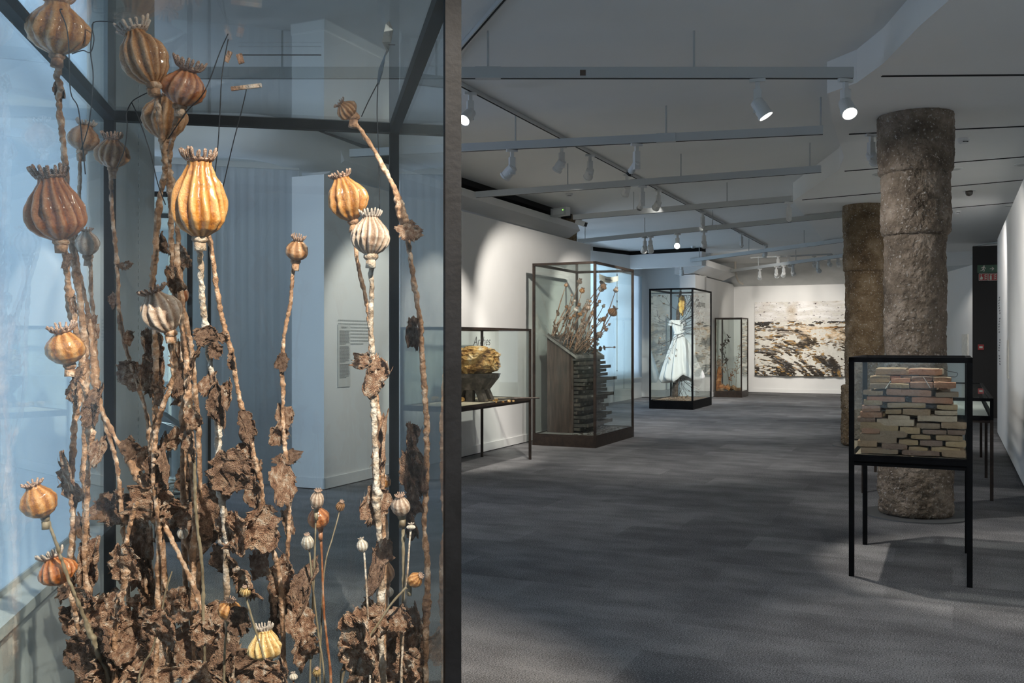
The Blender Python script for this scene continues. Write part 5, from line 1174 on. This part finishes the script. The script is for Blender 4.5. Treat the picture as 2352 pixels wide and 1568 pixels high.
# ---------------------------------------------------------------- giant poppies in the front case
# (label, depth at head, depth at foot, stem width px, stem material, stem px path from the pod down, pod)
# pod: (base x, y, crown x, y, width, kind, colour, crown variant, crown material, crown scale)
PL = [
 ('giant poppy with ribbed amber pod cut by the upper edge of the view', 2.62, 2.95, 17, 'stem', [(130, 128), (131, 160), (127, 178), (136, 200), (131, 230), (137, 300), (150, 400), (165, 545), (182, 660), (190, 800), (194, 950), (195, 1110), (197, 1250), (205, 1568)], (131, 128, 132, 4, 126, 'glob', 'p_amber', 1, 'crown', 1.1)),
 ('giant poppy with a tilted ribbed pod under a wide open whitened crown', 2.66, 3.0, 17, 'stem', [(356, 198), (360, 225), (368, 300), (380, 380), (374, 440), (360, 540), (350, 650), (352, 750), (360, 850), (357, 960), (350, 1080), (370, 1250), (390, 1568)], (354, 196, 309, 72, 98, 'egg', 'p_brown', 0, 'crownw', 1.35)),
 ('giant poppy with a rust-orange pod touching the right side of the tilted one', 2.72, 3.0, 16, 'stem', [(411, 246), (402, 300), (392, 350), (386, 400), (392, 480), (398, 600), (408, 700), (424, 770), (428, 880), (420, 1000), (430, 1568)], (413, 244, 433, 158, 90, 'glob', 'p_rust', 1, 'crown', 1.35)),
 ('giant poppy with a dull brown pod hidden behind crossing stems in the upper left', 2.95, 3.1, 14, 'stem', [(378, 322), (384, 380), (396, 440), (405, 500), (414, 600), (420, 690), (440, 800), (455, 950), (458, 1130), (460, 1568)], (378, 322, 380, 222, 92, 'egg', 'p_brown', 2, 'crown', 1.0)),
 ('giant poppy with a big pear-shaped brown and amber pod at the far left', 2.55, 2.8, 18, 'stem', [(142, 556), (146, 580), (155, 650), (170, 740), (188, 830), (182, 900), (165, 1000), (162, 1100), (170, 1200), (165, 1300), (175, 1420), (180, 1568)], (140, 555, 116, 408, 116, 'pear', 'p_rust', 1, 'crown', 1.25)),
 ('giant poppy with a smooth round pod left of the back corner post', 3.05, 2.75, 13, 'stem', [(186, 348), (187, 375), (181, 470), (176, 560), (186, 640), (206, 730), (216, 840), (236, 940), (280, 1030), (337, 1120), (385, 1215), (423, 1298), (455, 1380), (486, 1467), (500, 1568)], (188, 348, 197, 288, 70, 'smooth', 'p_brown', 0, 'crownw', 1.1)),
 ('giant poppy with a small ribbed pod right of the back corner post', 3.0, 3.1, 12, 'stem', [(258, 385), (257, 400), (262, 500), (268, 620), (271, 720), (296, 820), (322, 905), (340, 975), (345, 1080), (340, 1200), (330, 1568)], (259, 387, 258, 318, 72, 'glob', 'p_brown', 1, 'crown', 1.15)),
 ('giant poppy with the tall glowing amber pod, the most brightly lit of all', 2.45, 2.75, 18, 'stemw', [(458, 545), (456, 570), (462, 640), (468, 720), (478, 800), (492, 900), (500, 1000), (507, 1100), (515, 1200), (520, 1330), (530, 1568)], (459, 548, 457, 368, 114, 'hero', 'p_bright', 1, 'crown', 1.25)),
 ('knotty stalk right behind the tall glowing pod, curving down to the right', 2.6, 2.8, 14, 'stem', [(470, 500), (482, 560), (497, 660), (512, 740), (534, 820), (548, 900), (560, 960), (580, 1040), (600, 1120), (608, 1200), (640, 1300), (650, 1420), (655, 1568)], None),
 ('giant poppy with violet-brown pod left of the back corner post, below the smooth one', 3.0, 3.1, 12, 'stem', [(203, 590), (206, 610), (208, 680), (214, 770), (224, 870), (240, 960), (260, 1040), (275, 1130), (290, 1300), (300, 1568)], (202, 588, 198, 530, 52, 'smooth', 'p_pale', 2, 'crown', 1.0)),
 ('giant poppy with a glossy translucent amber pod bent over the left stems', 2.5, 2.7, 14, 'stem', [(165, 838), (167, 855), (190, 885), (202, 930), (205, 1010), (200, 1110), (195, 1260), (200, 1568)], (160, 838, 143, 760, 84, 'smooth', 'p_amber', 0, 'crown', 1.25)),
 ('giant poppy with a wilted pinkish pod in the middle left, crown ragged to the left', 2.7, 2.85, 15, 'stem', [(388, 760), (394, 780), (400, 830), (396, 880), (372, 945), (356, 1010), (350, 1100), (365, 1250), (360, 1568)], (392, 764, 352, 672, 82, 'egg', 'p_pale', 2, 'crown', 1.3)),
 ('dried poppy with a small orange pod half hidden behind leaves left of centre', 3.15, 3.2, 9, 'stem', [(415, 700), (415, 720), (418, 850), (425, 1000), (430, 1568)], (415, 700, 415, 655, 34, 'smooth', 'p_rust', 0, 'crown', 1)),
 ('giant poppy with small pod on the long slanting stem by the right post', 2.62, 2.6, 15, 'stem', [(812, 268), (822, 285), (860, 345), (888, 400), (908, 445), (922, 500), (932, 535), (946, 620), (958, 690), (968, 760), (972, 850), (982, 950), (988, 1010), (978, 1100), (973, 1200), (982, 1300), (982, 1400), (985, 1568)], (812, 268, 782, 238, 46, 'glob', 'p_brown', 2, 'crown', 1.1)),
 ('giant poppy with an amber ribbed pod tilted left in front of the white wall end', 2.6, 2.7, 13, 'stem', [(812, 508), (815, 530), (822, 595), (838, 680), (850, 750), (858, 850), (872, 950), (880, 1100), (885, 1250), (880, 1568)], (811, 508, 783, 408, 84, 'egg', 'p_amber', 0, 'crown', 1.05)),
 ('giant poppy with a pale pink deeply ribbed pod, touching the tilted amber one', 2.45, 2.6, 17, 'stemw', [(852, 590), (854, 605), (853, 630), (856, 680), (852, 760), (856, 850), (858, 950), (860, 1050), (866, 1150), (870, 1250), (874, 1400), (880, 1568)], (852, 588, 851, 498, 82, 'drum', 'p_pale', 1, 'crownw', 1.1)),
 ('giant poppy with a small round pod alone in front of the light blue wall end', 2.85, 2.9, 12, 'stem', [(678, 600), (676, 620), (668, 690), (652, 760), (646, 830), (650, 900), (648, 960), (655, 1040), (662, 1130), (661, 1260), (650, 1400), (645, 1568)], (679, 599, 685, 550, 52, 'smooth', 'p_brown', 1, 'crown', 1.1)),
 ('dried poppy with glossy amber pod low at the far left on a bent stem', 2.42, 2.5, 10, 'stemg', [(105, 1185), (112, 1200), (125, 1235), (145, 1290), (165, 1345), (190, 1410), (215, 1470), (235, 1520), (252, 1568)], (104, 1188, 76, 1115, 78, 'smooth', 'p_amber', 2, 'crown', 1.0)),
 ('dried poppy with a glossy orange pod and pinkish crown at the lower left', 2.5, 2.6, 12, 'stem', [(145, 1338), (155, 1355), (175, 1410), (185, 1470), (190, 1568)], (145, 1342, 119, 1280, 78, 'glob', 'p_rust', 0, 'crownw', 1.3)),
 ('slim dried poppy with a pale pod standing just above the shiny orange pod', 2.5, 2.52, 6, 'stemg', [(726, 1166), (725, 1200), (722, 1300), (718, 1400), (712, 1568)], (726, 1168, 730, 1128, 32, 'smooth', 'p_pale', 0, 'crown', .9)),
 ('slim dried poppy with a shiny orange pod on a rust-red stem', 2.58, 2.6, 7, 'stemr', [(736, 1212), (737, 1230), (740, 1300), (744, 1400), (752, 1480), (760, 1568)], (736, 1213, 728, 1166, 48, 'smooth', 'p_rust', 2, 'crown', .8)),
 ('slim dried poppy with a greyish white pod, left of the two overlapping pods', 2.5, 2.5, 6, 'stemg', [(709, 1260), (712, 1280), (720, 1360), (732, 1460), (745, 1568)], (709, 1262, 705, 1228, 28, 'smooth', 'p_white', 2, 'crown', .8)),
 ('slim dried poppy with a tiny brown pod on a stem leaning right', 2.7, 2.6, 4.5, 'stemg', [(780, 1172), (776, 1190), (762, 1240), (748, 1290), (740, 1380), (735, 1568)], (779, 1172, 785, 1152, 19, 'glob', 'p_brown', 0, 'crown', 1)),
 ('dried poppy with a small orange round pod behind the pale stem near the right post', 2.75, 2.75, 9, 'stem', [(876, 1120), (878, 1140), (888, 1220), (886, 1320), (876, 1420), (875, 1568)], (874, 1110, 890, 1100, 34, 'smooth', 'p_amber', 2, 'crown', .6)),
 ('slim dried poppy with round grey-brown pod in front of the back right post', 2.45, 2.45, 10, 'stemg', [(923, 1184), (925, 1200), (926, 1300), (924, 1400), (923, 1568)], (923, 1184, 918, 1140, 43, 'smooth', 'p_pale', 0, 'crown', .9)),
 ('slim dried poppy with a whitish pod on a whitened stem, standing alone right of centre', 2.5, 2.5, 6, 'stemw', [(836, 1268), (838, 1290), (843, 1370), (847, 1450), (850, 1568)], (835, 1268, 829, 1238, 26, 'smooth', 'p_white', 0, 'crownw', .9)),
 ('slim dried poppy with a tiny white crown-like head on a chalk white stem', 2.42, 2.42, 6.5, 'stemw', [(944, 1214), (941, 1240), (937, 1300), (930, 1400), (925, 1480), (922, 1568)], (944, 1216, 944, 1204, 19, 'drum', 'p_white', 0, 'crownw', 1.2)),
 ('slim dried poppy with an ochre pod whose grey stem crosses diagonally down to the left', 2.38, 2.35, 7, 'stemg', [(940, 1342), (930, 1352), (900, 1385), (870, 1430), (830, 1490), (785, 1568)], (941, 1340, 966, 1322, 33, 'smooth', 'p_amber', 2, 'crown', .8)),
 ('dried poppy with a flattened glossy ochre pod low in the centre left', 2.4, 2.42, 7, 'stemg', [(522, 1418), (522, 1440), (517, 1480), (515, 1568)], (523, 1420, 529, 1380, 52, 'smooth', 'p_amber', 2, 'crown', .8)),
 ('slim dried poppy with a little yellow ribbed pod whose stem crosses the pale yellow pod', 2.3, 2.3, 6, 'stemg', [(565, 1368), (570, 1390), (585, 1440), (600, 1490), (612, 1530), (620, 1568)], (565, 1368, 563, 1347, 24, 'glob', 'p_yellow', 0, 'crown', .9)),
 ('dried poppy with the pale yellow strongly ribbed pod low in the middle, crown spiky', 2.48, 2.5, 12, 'stem', [(612, 1508), (615, 1530), (618, 1568)], (610, 1516, 607, 1446, 74, 'pear', 'p_yellow', 1, 'crownw', 1.0)),
 ('dried poppy with a small cream pod at the left of the thick diagonal stem', 2.95, 2.95, 7, 'stem', [(420, 1236), (425, 1250), (437, 1300), (440, 1568)], (421, 1236, 419, 1212, 25, 'smooth', 'p_white', 0, 'crown', 1)),
 ('slim dark poppy with a tiny narrow pod low right of centre', 2.5, 2.5, 4.5, 'stemg', [(801, 1464), (798, 1480), (788, 1530), (782, 1568)], (801, 1464, 803, 1444, 13, 'egg', 'p_brown', 0, 'crown', 1)),
 ('little poppy with a yellow pod at the lower edge of the view, right of centre', 2.35, 2.35, 5, 'stemg', [(727, 1550), (727, 1568)], (727, 1552, 728, 1535, 18, 'glob', 'p_yellow', 0, 'crown', 1)),
 ('little poppy with a white pod at the lower edge of the view', 2.35, 2.35, 5, 'stem', [(674, 1562), (674, 1575)], (674, 1563, 673, 1545, 20, 'smooth', 'p_white', 2, 'crownw', .9)),
 ('little poppy with an ochre pod at the lower left beside the thin diagonal stem', 2.7, 2.7, 5, 'stemg', [(325, 1550), (322, 1575)], (325, 1552, 326, 1518, 27, 'smooth', 'p_amber', 2, 'crown', .8)),
 ('dried poppy with an elongated brown pod behind the stems beside the right post', 2.8, 2.8, 8, 'stem', [(889, 1338), (888, 1360), (884, 1568)], (889, 1340, 887, 1290, 34, 'smooth', 'p_brown', 2, 'crown', .7)),
 ('dried poppy with a bluish white pod low behind the stems beside the right post', 2.85, 2.85, 6, 'stemw', [(892, 1370), (890, 1390), (886, 1568)], (892, 1372, 890, 1346, 27, 'smooth', 'p_white', 0, 'crownw', .9)),
 ('thin bare stalk leaning from upper right to lower left, low in the left half', 2.5, 2.5, 5.5, 'stemg', [(395, 1312), (380, 1360), (368, 1420), (350, 1490), (318, 1568)], None),
 ('thin straight bare stalk rising between the leaves left of centre', 2.5, 2.6, 9, 'stemg', [(434, 930), (437, 1000), (446, 1090), (452, 1180), (460, 1280), (466, 1400), (470, 1568)], None),
 ('thick pale forked stalk with a cut end in the lower left', 2.45, 2.5, 15, 'stem', [(317, 1152), (308, 1175), (296, 1230), (288, 1290), (280, 1350), (268, 1400), (262, 1568)], None),
 ('knotty stalk behind the tall glowing pod, wrapped in dark leaves', 2.85, 2.9, 15, 'stem', [(405, 560), (408, 620), (414, 700), (426, 800), (432, 900), (440, 1010), (450, 1150), (445, 1300), (450, 1568)], None),
]
MULT = {}
def front_clamp(p, r=.02):
    a, b = loc_in(p); a2 = min(FW-.03-r, max(.03+r, a)); b2 = min(FD-.03-r, max(.03+r, b))
    q = Vector(FL)+Vector(ua)*a2+Vector(va)*b2; return Vector((q.x, q.y, p.z))
rnd = random.Random(77); PE_ = []; k = 0
for lab, D0, D1, wpx, sm, path, pod in PL:
    k += 1; n = len(path); pts = []
    for i, (x, y) in enumerate(path):
        D = D0+(D1-D0)*i/(n-1); p = P(x, y, D); pts.append(p)
    last = pts[-1]; foot = front_clamp(Vector((last.x, last.y+.02, .072)), .03); pts += [last.lerp(foot, .5), foot]
    pts = [pts[0]]+[front_clamp(p, .012) for p in pts[1:]]
    e = T('giant_poppy', lab, 'dried poppy', foot, 'giant dried poppies in the front case')
    fine = bezier(pts, 20); r0 = wpx/2/F*((D0+D1)/2); rd = []
    thin = wpx < 9
    for i, q in enumerate(fine):
        nzv = NZ.noise(q*26+Vector((k*3, 0, 0))); kn = max(0, NZ.noise(q*6+Vector((0, k*5, 0)))-.3)*(2.2 if not thin else .6)
        t = i/len(fine); rd.append(r0*(.72+.2*nzv+kn+.18*t+(.5*max(0, 1-i/4) if pod and pod[4] > 30 else 0)))
        if not thin: fine[i] = q+Vector((NZ.noise(q*5+Vector((k, 0, 0))), NZ.noise(q*5+Vector((0, k, 9)))*.6, 0))*.008*min(1, i/6)
    sm_o = B(MB().tube(fine, rd, 14 if not thin else 8, .6 if not thin else .25, k, 85 if not thin else 80), 'stem', M[sm], e, smooth=True, origin=foot)
    if pod:
        bx, by, cx_, cy_, w, kd, colr, cv, cm, cs = pod
        b = P(bx, by, D0); c = P(cx_, cy_, D0-(.02 if cm == 'crown' else -.0)); 
        # keep the whole pod inside the glass
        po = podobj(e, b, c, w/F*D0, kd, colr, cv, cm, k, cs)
        if w > 30: B(MB().lathe([(r0*1.2, -.012), (r0*2.0, -.004), (r0*1.9, .004), (r0*1.1, .012)], 14, b).tube([b-Vector((0, 0, .01)), b-Vector((0, 0, .03))], r0*1.5, 10, .5, k, 60), 'stem_collar', M[sm], e, smooth=True)
    PE_.append((e, fine, D0, D1, pts))
# crumpled leaves: centre px, size px
LV = """160,1100,55,125 205,1290,62,105 262,1168,88,74 300,858,72,62 218,935,60,90 372,1065,80,125 438,1018,42,74 432,850,66,110 420,905,62,52 502,925,48,92 520,905,46,60 562,985,46,70 528,1085,92,100
480,1180,84,120 540,1225,88,92 602,1215,92,92 570,1340,80,80 592,1080,60,46 664,1052,66,36 650,1105,52,108 650,958,46,60 704,1340,56,118 660,1400,92,100 636,1340,66,66 286,1296,62,98 322,1280,72,130 402,1178,80,66
228,1412,112,112 296,1462,130,120 250,1545,170,84 420,1392,112,78 400,1500,130,120 500,1480,92,122 552,1530,130,86 630,1550,90,70 862,862,62,88 838,828,56,36 880,1018,34,140 858,1162,60,88 872,1300,52,120
832,1490,130,150 900,1495,120,150 975,1082,56,150 940,530,56,44 968,765,34,80 962,1470,66,110 988,1440,56,110 352,790,54,72 350,1150,110,84 325,1215,70,70 520,1290,80,84 455,1250,84,90 165,1420,70,60 470,1440,90,80
350,1390,90,60 600,1290,70,70 180,860,34,40 172,900,36,60 205,760,40,60 380,560,40,50 420,590,60,50 405,640,50,60 350,860,50,110 366,905,40,60 472,770,66,40 490,800,46,46 330,1050,60,50 300,1030,40,60
150,1360,60,50 200,1380,70,60 340,1330,60,80 430,1100,60,60 505,1120,50,60 560,1050,46,70 585,1130,44,80 615,1180,60,40 660,1200,30,60 655,1300,50,60 690,1430,60,90 700,1500,60,90 270,1390,80,70 375,1440,90,80 440,1490,80,80
545,1430,60,60 590,1560,80,50 460,1550,120,60 350,1560,110,60 190,1500,90,90 240,1480,110,90 860,1400,60,60 850,1430,80,80 920,1420,60,60 940,1540,90,80 870,1545,120,80 985,1540,60,90 975,1000,40,60 960,1150,40,60 975,1200,34,70
640,1000,40,46 648,830,30,40 535,830,30,40 512,775,50,24 290,610,44,20 262,690,24,34 295,775,24,36 137,200,30,46 345,1110,60,60 390,1010,40,60 410,820,40,70 395,720,40,50 480,880,40,60 155,600,24,40 170,700,22,40 185,1210,40,60 225,1040,36,70 445,960,36,60"""
rnd = random.Random(9); k = 0
for row in LV.split():
    x, y, w, h = map(float, row.split(',')); k += 1
    # nearest stem in the view decides which plant carries the leaf
    best = None
    for (e, fine, D0, D1, pts) in PE_:
        for q in fine[::2]:
            sx_ = CX+q.x/q.y*F; sy_ = CY-(q.z-H)/q.y*F; d2 = (sx_-x)**2+(sy_-y)**2
            if best is None or d2 < best[0]: best = (d2, e, q)
    D = best[2].y-.012+rnd.uniform(-.04, .04); c = front_clamp(P(x, y, D), .05); s = c.y/F
    ry = rnd.uniform(-.5, .5); rot = (Matrix.Rotation(rnd.uniform(-.8, .8), 3, 'Z') @ Matrix.Rotation(math.pi/2+rnd.uniform(-.5, .5), 3, 'X') @ Matrix.Rotation(ry*.6+(math.pi if rnd.random() < .3 else 0), 3, 'Z')).to_quaternion()
    dk = rnd.random() < .36
    leafobj(best[1], c, w*s*1.0, h*s*1.05, rot, 'leafd' if dk else 'leaf', k)
    if w > 84:   # second fold of the same crumpled leaf
        c2 = front_clamp(c+Vector((rnd.uniform(-.35, .35)*w*s, .02, rnd.uniform(-.35, .35)*h*s)), .04)
        rot = (Matrix.Rotation(rnd.uniform(0, 3), 3, 'Z') @ Matrix.Rotation(math.pi/2+rnd.uniform(-.9, .9), 3, 'X') @ Matrix.Rotation(rnd.uniform(-1, 1), 3, 'Z')).to_quaternion()
        leafobj(best[1], c2, w*s*.8, h*s*.6, rot, 'leaf', k+5)
# wires with little tags hung from the top of the case
def wire(name, lab, pp, r=.0016, D=2.8):
    p = [front_clamp(P(x, y, D), .01) for x, y in pp]
    for q in p: q.z = min(q.z, FT-.03)
    return tag(B(MB().tube(bezier(p, 5), r, 5), name, M['wire'], smooth=True, origin=p[0]), lab, 'wire')
wire('thin_wire', 'thin wire running down in front of the topmost pod to the far left pod', [(143, -20), (138, 25), (152, 60), (158, 108), (162, 210), (180, 250), (190, 340), (196, 400)], D=2.5)
wire('thin_wire', 'thin wire curving down to the smooth round pod', [(215, -10), (213, 60), (208, 118), (214, 180), (205, 280), (186, 345)], D=2.6)
wire('thin_wire', 'thin wire looped from the topmost pod to the right', [(165, 124), (190, 116), (208, 120), (216, 90), (214, 52), (260, 50)], D=2.6)
wire('thin_wire', 'thin wire from the tilted pod looping over the back rail', [(345, 210), (320, 222), (302, 235), (290, 262), (292, 290), (285, 345), (268, 385)], D=2.7)
wire('thin_wire', 'thin wire from the loop down to the bundle of stems', [(302, 235), (318, 270), (345, 350), (362, 420), (380, 470)], D=2.7)
wire('thin_wire', 'long thin wire from the upper clay tag straight down behind the tall pod', [(524, 62), (510, 170), (505, 260), (500, 340), (492, 410)], D=2.75)
wire('thin_wire', 'thin wire slanting from the upper clay tag to the rust-orange pod', [(524, 62), (505, 120), (470, 210), (430, 255), (385, 320)], D=2.7)
wire('thin_wire', 'thin wire from the lower clay tag slanting behind the tall amber pod', [(566, 205), (556, 250), (535, 330), (512, 430)], D=2.8)
wire('thin_wire', 'long thin wire hanging under the twisted lead strip', [(868, 190), (866, 260), (870, 360), (872, 490)], D=2.8)
wire('thin_wire', 'thin wire from the lead strip to the small pod by the right post', [(868, 190), (845, 235), (830, 268)], D=2.7)
wire('thin_wire', 'thin wire holding the twisted lead strip from above', [(908, -20), (903, 30), (892, 56)], D=2.8)
wire('thin_wire', 'wavy thin wire stretched level near the top of the case', [(548, 44), (580, 44), (592, 68), (640, 72), (690, 70), (738, 80)], D=2.9)
for x, y, w, h, a, l in ((524, 57, 10, 26, .4, 'small clay tag hung on a wire at the top of the case'), (552, 135, 13, 22, -.3, 'small flat clay tag below the first one'), (566, 200, 70, 9, -.12, 'thin flat clay strip on a wire under the two tags')):
    c = P(x, y, 2.85); s = 2.85/F; c.z = min(c.z, FT-.05)
    tag(B(MB().box(c, w*s, .008, h*s, Matrix.Rotation(a, 3, 'Y')), 'clay_tag', M['leaf'], origin=c), l, 'clay tag')
mb = MB(); pp = [(890, 55, 4), (893, 75, 12), (888, 100, 16), (890, 120, 14), (880, 145, 10), (874, 165, 7), (868, 195, 2)]; vs = []
for s_ in (0, .005):
    for i, (x, y, w) in enumerate(pp):
        c = front_clamp(P(x, y, 2.8), .02); d = Vector((math.cos(i*.5), math.sin(i*.5), 0))*w/F*2.8; vs += [c-d+Vector((0, s_, 0)), c+d*.9+Vector((0, s_, .01))]
n = 2*len(pp); fs = [(2*i, 2*i+2, 2*i+3, 2*i+1) for i in range(len(pp)-1)]+[(n+2*i, n+2*i+1, n+2*i+3, n+2*i+2) for i in range(len(pp)-1)]+[(2*i, n+2*i, n+2*i+2, 2*i+2) for i in range(len(pp)-1)]+[(2*i+1, 2*i+3, n+2*i+3, n+2*i+1) for i in range(len(pp)-1)]
tag(B(mb.add(vs, fs), 'lead_strip', M['lead'], origin=vs[0]), 'twisted dark lead strip hanging near the upper right of the big case', 'lead strip')
